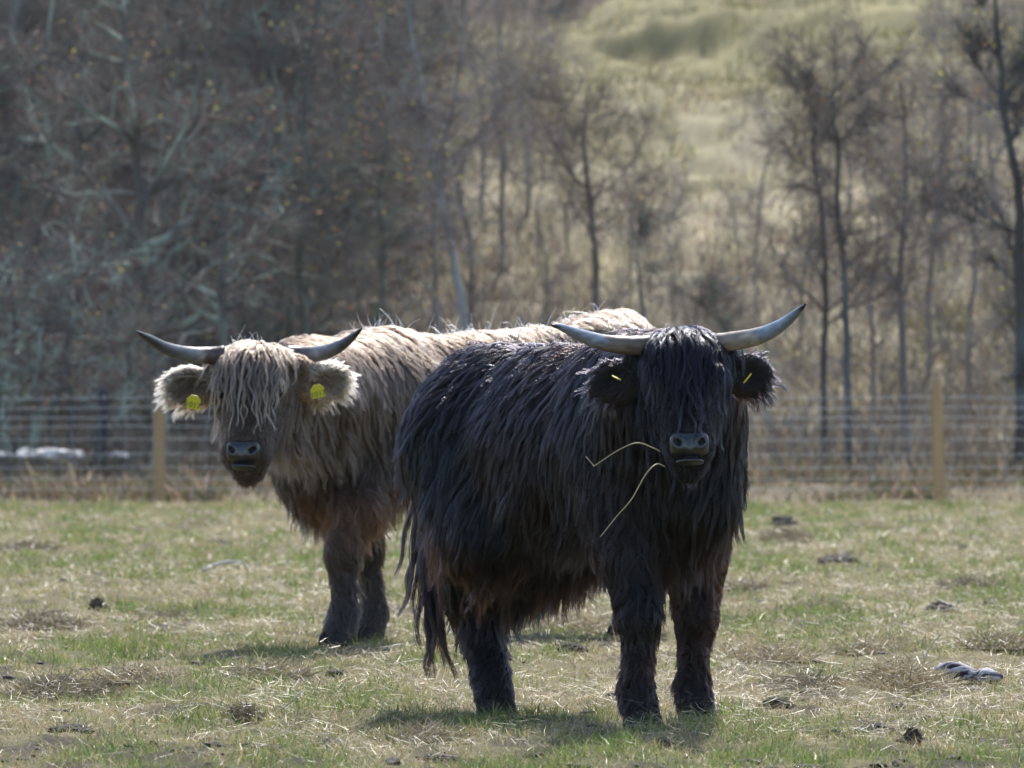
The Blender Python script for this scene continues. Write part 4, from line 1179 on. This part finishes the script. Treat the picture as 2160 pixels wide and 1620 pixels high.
    # ---- wisps standing up from the back and the top of the head
    for (wa, wb, wn, wh) in ((0.05, 0.95, S.get('wisps', 90), 0.055),):
        aa = RNG.uniform(wa, wb, wn) * L; bb = RNG.normal(0, 0.05, wn)
        cc_ = RNG.choice(9, wn); aa = np.where(RNG.random(wn) < .5, (cc_ + 0.5) / 9 * L + RNG.normal(0, .012, wn), aa)
        g = O + F[None] * aa[:, None] + Rt[None] * bb[:, None] + np.array([0, 0, 1.25])
        g = np.concatenate([g, H0 + X[None] * RNG.uniform(-.1, .1, (wn // 9, 1)) * sc + np.array([0, .03, .06])])
        for _ in range(8): g = g - fld.normal(g) * np.clip(fld.val(g), -.1, .1)[:, None]
        m_ = len(g); k = 8; t = np.linspace(0, 1, k)
        dr = vn(np.array([0, 0, 1.0]) + RNG.normal(0, .45, (m_, 3))); cv = RNG.normal(0, .6, (m_, 3)) + np.array([0, 0, -.5])
        Lw = wh * RNG.uniform(.5, 1.5, m_) * 1.2
        pos = g[:, None] + (dr[:, None] * t[None, :, None] + cv[:, None] * (t ** 2.5)[None, :, None] * .45) * Lw[:, None, None]
        colw = S['wispcol'] * RNG.uniform(.7, 1.2, (m_, 1, 1)) * np.ones((1, k, 1))
        tag(link('wisps', hair_np('wisps', pos - C0, taper(m_, k, 0.0010), colw, S['mat_fur']), root, C0), kind='stuff')

    # ---- forelock: from the poll down over the face, dense and short above, sparse long locks below
    for (nl, nc, Lk, wv_, cl_, sd_, rr_) in S['forelock']:
        u = RNG.uniform(-1, 1, nl); v = RNG.uniform(-0.9, 1.0, nl)
        g = np.stack([HP(a * 0.092 * math.cos(b * 0.4), 0.045 + b * 0.07, 0.02 - max(0, -b) * 0.09) for a, b in zip(u, v)])
        for _ in range(4):
            g = g - fld.normal(g) * fld.val(g)[:, None]
        uu = ((g - H0) @ X) / sc
        flow = D[None] * 1.0 + X[None] * (uu * 1.2 + RNG.normal(0, 0.12, nl))[:, None] + N[None] * 0.25
        Lf = Lk * RNG.uniform(0.5, 1.15, nl) * (1 - 0.45 * np.clip(np.abs(uu) / 0.09, 0, 1) ** 1.5)
        gp = grow(fld, g, Lf, flow, np.full(nl, 1.0), 22, np.full(nl, 0.010) * RNG.uniform(0.3, 2.2, nl), np.full(nl, 0.15), np.full(nl, wv_), S['wavel'] * 1.0, grav=1.2, seed=S['seed'] + 50)
        c = g[RNG.integers(0, nl, nc)] + RNG.normal(0, sd_, (nc, 3)) * sc
        c = c - fld.normal(c) * fld.val(c)[:, None]
        pos, near = make_children(g, gp, c, np.full(nl, cl_), 0.001, 0.003, lenvar=0.4)
        t = np.linspace(0, 1, 22)
        col = S['forecol'](c, near, t)
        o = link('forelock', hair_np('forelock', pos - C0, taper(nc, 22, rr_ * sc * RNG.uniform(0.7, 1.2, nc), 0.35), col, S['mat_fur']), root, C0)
        tag(o, S['fore_label'], kind='stuff')

    # ---- nose and lips
    Cd = unit(N * 0.92 + D * 0.28); Ud = unit(np.cross(Cd, X)); 
    if Ud[2] < 0: Ud = -Ud
    RM = np.stack([X, Ud, Cd]); M0 = HP(0, 0.352, 0.0)
    MS = sc * S['nose']
    def MP(x, u, c): return M0 + MS * (X * x + Ud * u + Cd * c)
    def ME(c, r, k=0.01, sub=False, R=RM): return ell(MP(*c), np.array(r) * MS, R, k=k * MS, sub=sub)
    def rotm(a):
        ca, sa = math.cos(a), math.sin(a)
        return np.stack([X * ca + Ud * sa, Ud * ca - X * sa, Cd])
    mp = [ME((0, 0.004, 0.018), (0.047, 0.030, 0.032), k=0.02),
          ME((-0.030, 0.010, 0.016), (0.024, 0.025, 0.030), k=0.015), ME((0.030, 0.010, 0.016), (0.024, 0.025, 0.030), k=0.015),
          ME((0, -0.018, 0.010), (0.052, 0.020, 0.034), k=0.02),
          ME((-0.035, 0.002, 0.050), (0.0065, 0.015, 0.024), k=0.008, sub=True, R=rotm(0.8)),
          ME((0.035, 0.002, 0.050), (0.0065, 0.015, 0.024), k=0.008, sub=True, R=rotm(-0.8)),
          ME((0, -0.002, 0.058), (0.005, 0.03, 0.010), k=0.012, sub=True),
          ME((0, -0.0485, 0.004), (0.040, 0.011, 0.030), k=0.003)]
    b0 = np.array([q.bounds(0.01) for q in mp[:5] + mp[-1:]])
    mf = Field(mp, b0[:, 0].min(0), b0[:, 1].max(0), 0.0035 * sc, margin=0.03)
    mv, mq = mf.mesh()
    link('nose', mesh_np('nose', mv - M0, mq, M_nose), root, M0)

    # ---- eyes
    for u in (-1, 1):
        e0 = HP(u * 0.094, 0.158, 0.024)
        ef = Field([ell(e0, np.array((0.021, 0.016, 0.021)) * sc, RH)], e0 - 0.03 * sc, e0 + 0.03 * sc, 0.004 * sc)
        ev, eq = ef.mesh()
        link('eye', mesh_np('eye', ev - e0, eq, M_eye), root, e0)

    # ---- horns
    for hn in S['horns']:
        pts = spline([P(*c[:3]) for c in hn['pts']], 36)
        t = np.linspace(0, 1, 36)
        rad = np.interp(t, np.linspace(0, 1, len(hn['pts'])), [c[3] for c in hn['pts']])
        rad = rad * (1 + 0.012 * np.sin(t * 55) * (t < 0.5) + RNG.normal(0, 0.006, 36))
        rad[-2] *= 0.8; rad[-1] = 0.0025
        v, q, T = tube_np(pts, rad, 20)
        fac = vnoise(v[:, 0] * 22, v[:, 1] * 22, v[:, 2] * 22, 5) * 0.07 + vnoise(v[:, 0] * 90, v[:, 1] * 90, v[:, 2] * 90, 8) * 0.03
        cc = np.stack([np.interp(T + fac, hn['stops'], [s[i] for s in hn['cols']]) for i in range(3)], -1)
        cc *= 0.75 * (1 + 0.5 * vnoise(v[:, 0] * 60, v[:, 1] * 30, v[:, 2] * 150, 9))[:, None]
        link('horn', mesh_np('horn', v - pts[0], q, M_horn, cols=np.clip(cc, 0, 1)), root, pts[0])

    # ---- ears
    for ea in S['ears']:
        u = ea['side']; e0 = HP(u * 0.105, ea.get('v', 0.085), -0.075)
        tip = P(*ea['tip']); ax = unit(tip - e0); le = np.linalg.norm(tip - e0)
        up = unit(np.array([0, 0, 1.0]) - ax * ax[2]); fr = np.cross(ax, up)
        if fr[1] > 0: fr = -fr
        tl = ea.get('twist', 0.0); up, fr = up * math.cos(tl) + fr * math.sin(tl), fr * math.cos(tl) - up * math.sin(tl)
        RE = np.stack([ax, up, fr])
        mid = e0 + ax * le * 0.56
        ft = ea.get('fat', 1.1)
        ep = [ell(mid, (le * 0.48, 0.052 * sc * ft, 0.026 * sc), RE, reg='ear'),
              cap(HP(u * 0.07, ea.get('v', 0.085), -0.07), e0 + ax * le * 0.3, 0.034 * sc, 0.030 * sc, k=0.03 * sc, reg='ear'),
              ell(mid + fr * 0.022 * sc + ax * 0.004, (le * 0.37, 0.036 * sc * ft, 0.020 * sc), RE, k=0.008, reg='ear', sub=True)]
        eb = np.array([q.bounds(0.05) for q in ep[:2]])
        ef = Field(ep, eb[:, 0].min(0), eb[:, 1].max(0), 0.006 * sc)
        ev, eq = ef.mesh()
        ecol = np.tile(np.array(ea['skin']), (len(ev), 1))
        eo = link('ear', mesh_np('ear', ev - e0, eq, S['mat_skin'], cols=ecol), root, e0)
        nG, nC = 420, ea.get('n', 5200)
        g = sample_surface(ev, eq, nG); q = (g - mid) @ RE.T
        rimw = np.clip(np.abs(q[:, 1]) / (0.052 * sc * ft), 0, 1); along = np.clip(q[:, 0] / (le * 0.48), -1, 1)
        low = np.clip(-q[:, 1] / (0.052 * sc * ft), 0, 1)
        Le = (0.030 + 0.035 * low + 0.02 * np.clip(along, 0, 1)) * sc * ea.get('hl', 1) * RNG.uniform(0.7, 1.3, nG)
        flow = ax[None] * (0.5 + 0.5 * np.clip(along, 0, 1))[:, None] + up[None] * (q[:, 1] / (0.052 * sc * ft) * 0.7)[:, None] + np.array([0, 0, -1.0]) * 0.35
        gp = grow(ef, g, Le, flow, np.full(nG, 0.9), 9, np.full(nG, 0.004), np.full(nG, 0.25), np.full(nG, 0.002), 0.05, grav=0.35, seed=S['seed'] + 90)
        c = sample_surface(ev, eq, nC)
        pos, near = make_children(g, gp, c, np.full(nG, 0.6), 0.001, 0.003)
        t = np.linspace(0, 1, 9)[None, :, None]
        qc = (c - mid) @ RE.T
        rim = np.clip(np.maximum(np.abs(qc[:, 1]) / (0.05 * sc * ft), qc[:, 0] / (le * 0.46)), 0, 1) ** 2  # backlit ear edges put into the hair colour as a lighter rim
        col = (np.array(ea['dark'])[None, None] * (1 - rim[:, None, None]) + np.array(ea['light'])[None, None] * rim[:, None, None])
        lowc = np.clip(-qc[:, 1] / (0.05 * sc * ft), 0, 1)[:, None, None] * np.clip(-qc[:, 0] / (le * .4) + .6, 0, 1)[:, None, None]
        col = col * (1 - lowc) + np.array(ea['under'])[None, None] * lowc
        col = col * RNG.uniform(0.7, 1.25, (nC, 1, 1)) * np.ones((1, 9, 1))
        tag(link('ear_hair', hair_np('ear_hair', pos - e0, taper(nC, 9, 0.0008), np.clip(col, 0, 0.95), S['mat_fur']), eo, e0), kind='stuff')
        # ear tag
        tg = ea['tag']; c0 = P(*tg['at'])
        ax_x = unit(tg['x']); ax_y = unit(np.array(tg['y']) - ax_x * np.dot(tg['y'], ax_x)); ax_n = np.cross(ax_x, ax_y)
        w, hh = tg['w'], tg['h']
        out = np.array([(-w, -hh), (w, -hh), (w * 1.02, hh * 0.35), (w * 0.45, hh), (-w * 0.45, hh), (-w * 1.02, hh * 0.35)])
        th = 0.0012
        vv = np.concatenate([c0 + out[:, :1] * ax_x + out[:, 1:] * ax_y + ax_n * th, c0 + out[:, :1] * ax_x + out[:, 1:] * ax_y - ax_n * th])
        bm = bmesh.new(); bv = [bm.verts.new(tuple(p - c0)) for p in vv]
        bm.faces.new(bv[:6]); bm.faces.new(bv[6:][::-1])
        for i in range(6):
            j = (i + 1) % 6; bm.faces.new((bv[i], bv[i + 6], bv[j + 6], bv[j]))
        bmesh.ops.recalc_face_normals(bm, faces=bm.faces)
        me = bpy.data.meshes.new('ear_tag'); bm.to_mesh(me); bm.free(); me.materials.append(M_tag)
        to = link('ear_tag', me, eo, c0)
        if tg.get('text'):
            cu = bpy.data.curves.new('tag_print', 'FONT'); cu.body = tg['text']; cu.size = hh * 1.15
            cu.align_x = 'CENTER'; cu.align_y = 'CENTER'; cu.extrude = 0.0002
            cu.materials.append(M_tagtext)
            nrm = ax_n if ax_n[1] < 0 else -ax_n
            xx = ax_x if np.dot(np.cross(ax_x, ax_y), nrm) > 0 else -ax_x
            pt = c0 + nrm * 0.0018 - ax_y * hh * 0.45
            tmp = bpy.data.objects.new('tmp', cu); COL.objects.link(tmp)
            tme = bpy.data.meshes.new_from_object(tmp.evaluated_get(bpy.context.evaluated_depsgraph_get())); tme.name = 'tag_print'
            bpy.data.objects.remove(tmp)
            tx = bpy.data.objects.new('tag_print', tme); COL.objects.link(tx)
            tx.parent = to
            m = Matrix(((*[xx[0], ax_y[0], nrm[0]],), (xx[1], ax_y[1], nrm[1]), (xx[2], ax_y[2], nrm[2])))
            tx.rotation_euler = m.to_euler(); tx.location = tuple(pt - c0)

    # ---- hooves: two claws each
    for (hx, hy, side) in S['front'] + S['hind']:
        hp = np.array([hx, hy, 0.0]); vs, qs = [], []
        cl = [ell(hp + F * 0.025 + Rt * sd * 0.026 * hs + [0, 0, 0.018], (0.058 * hs, 0.026 * hs, 0.048), RB, k=0.004) for sd in (-1, 1)]
        cf = Field(cl, hp + [-0.11, -0.11, -0.03], hp + [0.11, 0.11, 0.08], 0.007)
        hv, hq = cf.mesh(); hv[:, 2] = np.maximum(hv[:, 2], -0.012)
        link('hoof', mesh_np('hoof', hv - hp, hq, M_hoof), root, hp)

    # ---- tail
    if 'tail' in S:
        pts = spline(S['tail'], 14); n = len(pts)
        v, q, T = tube_np(pts[:9], np.linspace(0.035, 0.014, 9), 8)
        to = link('tail', mesh_np('tail', v - pts[0], q, S['mat_skin'], cols=np.tile(np.array(S['tailcol']) * 0.8, (len(v), 1))), root, pts[0])
        ng = 34; k = 22; gpos = np.zeros((ng, k, 3)); 
        for i in range(ng):
            t0 = RNG.uniform(0.05, 0.75); ln = RNG.uniform(0.28, 0.42)
            tt = np.linspace(t0, min(1.0, t0 + ln), k)
            base = np.stack([np.interp(tt, np.linspace(0, 1, n), pts[:, j]) for j in range(3)], -1)
            o = RNG.normal(0, 1, 3) * [0.03, 0.03, 0.0]; wv = RNG.uniform(0, 6.28); am = RNG.uniform(0.004, 0.013)
            s = np.linspace(0, 1, k)
            base += o[None] * (0.3 + s[:, None] * 0.9)
            base[:, 0] += np.sin(wv + s * RNG.uniform(7, 14)) * am * s; base[:, 1] += np.cos(wv + s * 9) * am * s
            gpos[i] = base
        nc = 1900; c = gpos[RNG.integers(0, ng, nc), 0] + RNG.normal(0, 0.008, (nc, 3))
        pos, near = make_children(gpos[:, 0], gpos, c, np.full(ng, 0.72), 0.001, 0.004, lenvar=0.4)
        col = np.array(S['tailcol'])[None, None] * RNG.uniform(0.6, 1.5, (nc, 1, 1)) * np.ones((1, k, 1))
        tag(link('tail_hair', hair_np('tail_hair', pos - pts[0], taper(nc, k, 0.0009), col, S['mat_fur']), to, pts[0]), kind='stuff')
    return root, fld

def T(len, flow, lift=0.25, rest=0.012, jit=0.12, wave=0.004, clump=0.75):
    return dict(len=len, flow=flow, lift=lift, rest=rest, jit=jit, wave=wave, clump=clump)

def table(s=1.0, m=1.0):
    return {
        'back': T(.15 * s, (-.55, .15, -.5), .3, .022, .15, .005 * m),
        'flank': T(.165 * s, (-.38, .05, -1), .25, .022, .12, .005 * m),
        'shoulder': T(.19 * s, (-.42, .05, -1), .25, .02, .12, .005 * m),
        'belly': T(.10 * s, (-.1, .0, -1), .3, .015, .14, .005 * m),
        'rump': T(.17 * s, (-.35, .1, -1), .25, .022, .13, .005 * m),
        'thigh': T(.17 * s, (-.25, .0, -1), .35, .014, .18, .006 * m, .85),
        'chest': T(.18 * s, (-.1, .0, -1), .3, .02, .15, .005 * m),
        'neck': T(.18 * s, (-.4, .0, -1), .3, .02, .14, .005 * m),
        'foreleg': T(.13 * s, (-.35, .0, -1), .4, .012, .2, .006 * m, .85),
        'shank': T(.085 * s, (-.35, .15, -1), .9, .006, .4, .008, .9),
        'foot': T(.042 * s, (.1, .25, -1), .9, .004, .35, .006, .9),
        'poll': T(.05 * s, (0, 0, -1), .4, .004, .2, .002, .6),
        'face': T(.036 * s, (0, 0, -1), .25, .002, .25, .001, .5),
        'cheek': T(.075 * s, (0, 0, -1), .3, .004, .25, .003, .6),
        'muzzle': T(.030 * s, (0, 0, -1), .3, .002, .25, .001, .4),
        'chin': T(.038 * s, (0, 0, -1), .3, .002, .25, .002, .6),
        'eyelid': T(.015 * s, (0, 0, -1), .2, .001, .2, .001, .4),
    }

# ======================= black cow =======================
def black_skin(V, F, Rt, O):
    return np.tile(np.array([0.004, 0.0035, 0.004]), (len(V), 1))

def black_col(c, pos, near, t, F, Rt, O, H0, RH, sc, pr, tab):
    n = len(c); lock = (0.4 + 1.5 * RNG.random(near.max() + 1) ** 2)[near]
    base = np.array([0.0020, 0.0022, 0.0036])  # bluish: skylight on the black coat put into its colour
    br = vnoise(c[:, 0] * 5, c[:, 1] * 5, c[:, 2] * 5, 61) + RNG.normal(0, 0.25, n)
    col = base[None, :] * (lock * (1 + 0.3 * RNG.normal(0, 0.5, n)))[:, None].clip(0.3, 3.0)
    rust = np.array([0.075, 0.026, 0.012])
    # rusty fur at the near thigh and inner legs; sunlit right chest edge painted rusty too
    a = (c - O) @ F; b = (c - O) @ Rt; z = c[:, 2]
    w = np.exp(-(((a - 0.13) / 0.13) ** 2 + ((z - 0.40) / 0.13) ** 2)) * (b > 0.02) * 0.9
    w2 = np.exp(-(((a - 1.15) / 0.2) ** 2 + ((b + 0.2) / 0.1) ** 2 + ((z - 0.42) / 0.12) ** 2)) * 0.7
    w3 = sstep(0.7, 0.35, z) * 0.10
    w4 = np.exp(-(((z - 0.45) / 0.12) ** 2)) * (a < 0.1) * 0.15
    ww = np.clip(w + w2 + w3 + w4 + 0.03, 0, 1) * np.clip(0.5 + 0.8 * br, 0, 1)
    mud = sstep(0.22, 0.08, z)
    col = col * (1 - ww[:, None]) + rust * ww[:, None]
    col = col * (1 - 0.5 * mud[:, None]) + np.array([0.008, 0.008, 0.010]) * 0.5 * mud[:, None] * RNG.uniform(0.5, 2.0, (n, 1))
    return col[:, None, :] * np.ones((1, len(t), 1)) * (1 + 0.25 * t[None, :, None])

def black_fore(c, near, t):
    n = len(c)
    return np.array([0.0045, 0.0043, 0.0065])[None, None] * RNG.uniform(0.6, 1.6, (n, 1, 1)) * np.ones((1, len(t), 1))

BY = 21.30
HB0 = P(1440, 716, 21.42)
black = dict(
    label='black long-haired highland cow with straw in its mouth, standing in front of the brown one',
    O=(-0.055, 22.80, 0), F=(0.454, -0.891), L=1.08, hs=1.0, ws=0.90, h=0.0125, seed=11, wavel=0.10,
    brisket=(0.09, 0.69, (0.16, 0.15, 0.19)), neck_f=0.03,
    front=[(0.363, 21.69, 1), (0.527, 21.90, -1)],
    nose=1.03, hind=[(-0.055, 22.62, 1), (-0.06, 22.98, -1)],
    head=dict(pos=HB0, s=0.98, X=(1, 0.03, 0.03), D=(-0.05, -0.50, -0.86)),
    mat_skin=principled('black_skin', (0.01, 0.01, 0.01), rough=0.7, attr='col'),
    mat_fur=hair_mat('black_fur', 0.20, 0.30, coat=0.12, ior=1.45),
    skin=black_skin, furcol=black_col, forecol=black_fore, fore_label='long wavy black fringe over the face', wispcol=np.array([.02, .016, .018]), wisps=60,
    table=table(0.80), n=(4500, 50000, 7500, 100000),
    forelock=[(220, 3600, 0.15, 0.004, 0.8, .005, .0008), (90, 1500, 0.29, 0.007, 0.93, .004, .0009)],
    horns=[
        dict(pts=[(1372, 728, 21.42, .0285), (1330, 729, 21.40, .0270), (1275, 723, 21.36, .0235), (1222, 706, 21.28, .0175), (1186, 691, 21.20, .0105), (1163, 686, 21.14, .004)],
             stops=[0, .20, .38, .46, .80, .92, 1], cols=[(.20, .13, .09), (.22, .15, .11), (.26, .19, .14), (.42, .45, .52), (.34, .38, .46), (.06, .06, .08), (.02, .02, .02)]),
        dict(pts=[(1510, 725, 21.42, .0285), (1556, 718, 21.40, .0270), (1606, 707, 21.36, .0240), (1648, 686, 21.28, .0180), (1680, 660, 21.20, .0110), (1699, 642, 21.14, .004)],
             stops=[0, .22, .40, .52, .78, .92, 1], cols=[(.30, .21, .15), (.42, .33, .25), (.50, .42, .34), (.30, .36, .44), (.26, .32, .42), (.05, .05, .07), (.02, .02, .02)]),
    ],
    ears=[
        dict(side=-1, tip=(1260, 802, 21.50), skin=(.004, .004, .004), dark=(.004, .0035, .004), light=(.008, .007, .009), under=(.02, .010, .007), hl=1.15, twist=0.25,
             tag=dict(at=(1300, 797, 21.38), x=(0.85, -0.2, -0.42), y=(0.1, -0.95, -0.35), w=.014, h=.0045)),
        dict(side=1, tip=(1614, 787, 21.50), skin=(.004, .004, .004), dark=(.004, .0035, .004), light=(.008, .007, .009), under=(.02, .010, .007), hl=1.15, twist=0.25,
             tag=dict(at=(1577, 798, 21.37), x=(0.6, -0.1, 0.75), y=(0.1, -0.97, -0.2), w=.017, h=.0045)),
    ],
    tail=[(-0.19, 23.08, 0.98), (-0.24, 23.15, 0.85), (-0.255, 23.12, 0.62), (-0.25, 22.95, 0.42), (-0.235, 22.86, 0.25), (-0.22, 22.84, 0.10)],
    tailcol=(0.010, 0.006, 0.005),
)
for k_ in ('flank', 'shoulder', 'back', 'rump', 'neck', 'belly', 'chest'):
    black['table'][k_]['clump'] = 0.93
black_root, black_field = build_cow(black)

# ======================= brown cow =======================
def brown_skin(V, F, Rt, O):
    return np.tile(np.array([0.060, 0.040, 0.030]), (len(V), 1))

def brown_col(c, pos, near, t, F, Rt, O, H0, RH, sc, pr, tab):
    n = len(c); z = c[:, 2]
    dark = np.array([0.018, 0.011, 0.008]); mid = np.array([0.085, 0.056, 0.039]); pale = np.array([0.46, 0.375, 0.29])
    nz = (pos[:, 2, 2] - pos[:, 0, 2])
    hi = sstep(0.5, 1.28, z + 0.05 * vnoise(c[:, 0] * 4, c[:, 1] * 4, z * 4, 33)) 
    top = sstep(1.10, 1.24, z)  # sun's rim light along the back painted in as paler hair
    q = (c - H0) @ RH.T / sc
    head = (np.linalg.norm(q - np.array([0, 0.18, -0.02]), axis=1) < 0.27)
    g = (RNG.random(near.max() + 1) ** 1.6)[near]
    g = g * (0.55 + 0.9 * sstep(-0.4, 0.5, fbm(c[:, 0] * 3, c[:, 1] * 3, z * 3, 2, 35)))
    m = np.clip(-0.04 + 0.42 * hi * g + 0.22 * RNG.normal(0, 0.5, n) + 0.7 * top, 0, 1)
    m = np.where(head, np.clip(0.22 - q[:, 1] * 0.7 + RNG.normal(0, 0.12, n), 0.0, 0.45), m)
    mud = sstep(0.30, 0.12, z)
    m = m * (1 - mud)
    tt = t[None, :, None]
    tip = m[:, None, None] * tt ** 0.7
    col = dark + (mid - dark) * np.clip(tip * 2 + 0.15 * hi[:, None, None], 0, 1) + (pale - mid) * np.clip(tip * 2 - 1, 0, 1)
    col = col * (1 - 0.45 * mud[:, None, None]) + np.array([0.03, 0.028, 0.03]) * 0.45 * mud[:, None, None]
    a = (c - O) @ F; b = (c - O) @ Rt
    warm = np.exp(-(((z - 0.50) / 0.10) ** 2)) * (b < 0) * 0.5
    col = col + np.array([0.10, 0.03, 0.01]) * warm[:, None, None]
    return np.clip(col * RNG.uniform(0.75, 1.25, (n, 1, 1)), 0.004, 0.9)

def brown_fore(c, near, t):
    n = len(c); tt = t[None, :, None]
    g = RNG.random(near.max() + 1)[near][:, None, None]
    a = np.array([0.04, 0.026, 0.018]); b = np.array([0.18, 0.128, 0.09])
    return np.clip((a + (b - a) * (tt ** 0.6) * (0.35 + 0.65 * g)) * RNG.uniform(0.8, 1.2, (n, 1, 1)), 0, 0.9)

HR0 = P(537, 742, 28.35)
tb = table(0.95, 1.8)
for k_ in ('flank', 'shoulder', 'back', 'rump', 'neck', 'belly', 'chest'):
    tb[k_]['clump'] = 0.62; tb[k_]['jit'] = 0.2
tb['chest']['len'] = .12
brown = dict(
    label='shaggy brown highland cow with yellow ear tags, standing behind the black one',
    O=(0.40, 30.25, 0), F=(-0.72, -0.69), L=1.42, hs=1.075, ws=1.0, h=0.0135, seed=23, wavel=0.11, rump=0.10,
    brisket=(0.12, 0.70, (0.20, 0.18, 0.22)), neck_f=0.05,
    front=[(-0.655, 28.98, -1), (-0.545, 29.50, 1)],
    nose=0.98, muz=0.080, hind=[(0.46, 29.95, -1), (0.50, 30.45, 1)],
    head=dict(pos=HR0, s=1.19, X=(1, -0.17, 0.0), D=(-0.16, -0.42, -0.88)),
    mat_skin=principled('brown_skin', (0.05, 0.035, 0.025), rough=0.8, attr='col'),
    mat_fur=hair_mat('brown_fur', 0.38, 0.5),
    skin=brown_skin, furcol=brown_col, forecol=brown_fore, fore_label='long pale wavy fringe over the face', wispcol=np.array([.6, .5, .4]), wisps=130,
    table=tb, n=(4000, 50000, 12000, 110000),
    forelock=[(260, 3600, 0.13, 0.005, 0.8, .005, .0007), (110, 1300, 0.35, 0.007, 0.94, .003, .0008)],
    horns=[
        dict(pts=[(475, 748, 28.35, .034), (440, 750, 28.35, .0325), (395, 747, 28.30, .029), (350, 735, 28.20, .024), (315, 715, 28.10, .016), (288, 699, 28.0, .005)],
             stops=[0, .20, .28, .36, .55, .8, 1], cols=[(.10, .06, .05), (.10, .065, .055), (.35, .31, .29), (.30, .28, .28), (.13, .13, .14), (.06, .06, .07), (.03, .03, .035)]),
        dict(pts=[(605, 748, 28.45, .034), (640, 748, 28.45, .0325), (680, 744, 28.42, .029), (715, 731, 28.35, .023), (742, 712, 28.28, .015), (764, 692, 28.2, .005)],
             stops=[0, .22, .30, .42, .60, .8, 1], cols=[(.16, .11, .09), (.20, .15, .13), (.38, .34, .32), (.33, .31, .31), (.14, .14, .15), (.06, .06, .07), (.03, .03, .035)]),
    ],
    ears=[
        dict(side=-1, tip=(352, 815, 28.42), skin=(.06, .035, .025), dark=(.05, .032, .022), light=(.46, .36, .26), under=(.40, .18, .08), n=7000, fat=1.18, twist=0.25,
             tag=dict(at=(408, 848, 28.08), x=(1, -0.1, -0.22), y=(0.2, -0.25, 1), w=.026, h=.026, text='1017')),
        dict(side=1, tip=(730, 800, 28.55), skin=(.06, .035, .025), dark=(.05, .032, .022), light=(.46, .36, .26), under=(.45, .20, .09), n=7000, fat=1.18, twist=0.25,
             tag=dict(at=(670, 825, 28.18), x=(1, 0.1, 0.22), y=(-0.15, -0.25, 1), w=.026, h=.025, text='1017')),
    ],
    tail=[(0.60, 30.5, 1.08), (0.66, 30.6, 0.95), (0.67, 30.6, 0.65), (0.64, 30.5, 0.40), (0.62, 30.5, 0.2), (0.62, 30.5, 0.12)],
    tailcol=(0.12, 0.08, 0.055),
)
brown_root, brown_field = build_cow(brown)

# ------------------------------------------------------------------ air
mh, nt, out = new_mat('haze_air')
pv = nt.nodes.new('ShaderNodeVolumePrincipled')
pv.inputs['Color'].default_value = (0.86, 0.88, 0.94, 1)
pv.inputs['Density'].default_value = HAZE
pv.inputs['Anisotropy'].default_value = 0.0
nt.links.new(pv.outputs[0], out.inputs['Volume'])
lo, hi = (-710, -70, -18), (710, 1215, 62)
hv = np.array([(x, y, z) for z in (lo[2], hi[2]) for y in (lo[1], hi[1]) for x in (lo[0], hi[0])], float)
hq = np.array([[0, 2, 3, 1], [4, 5, 7, 6], [0, 1, 5, 4], [2, 6, 7, 3], [0, 4, 6, 2], [1, 3, 7, 5]])
hz = link('haze', mesh_np('haze', hv, hq, mh, smooth=False)); tag(hz, 'thin bluish autumn haze over the field and the wood', kind='stuff')
print('TERRAIN Z', GZ.min(), GZ.max())
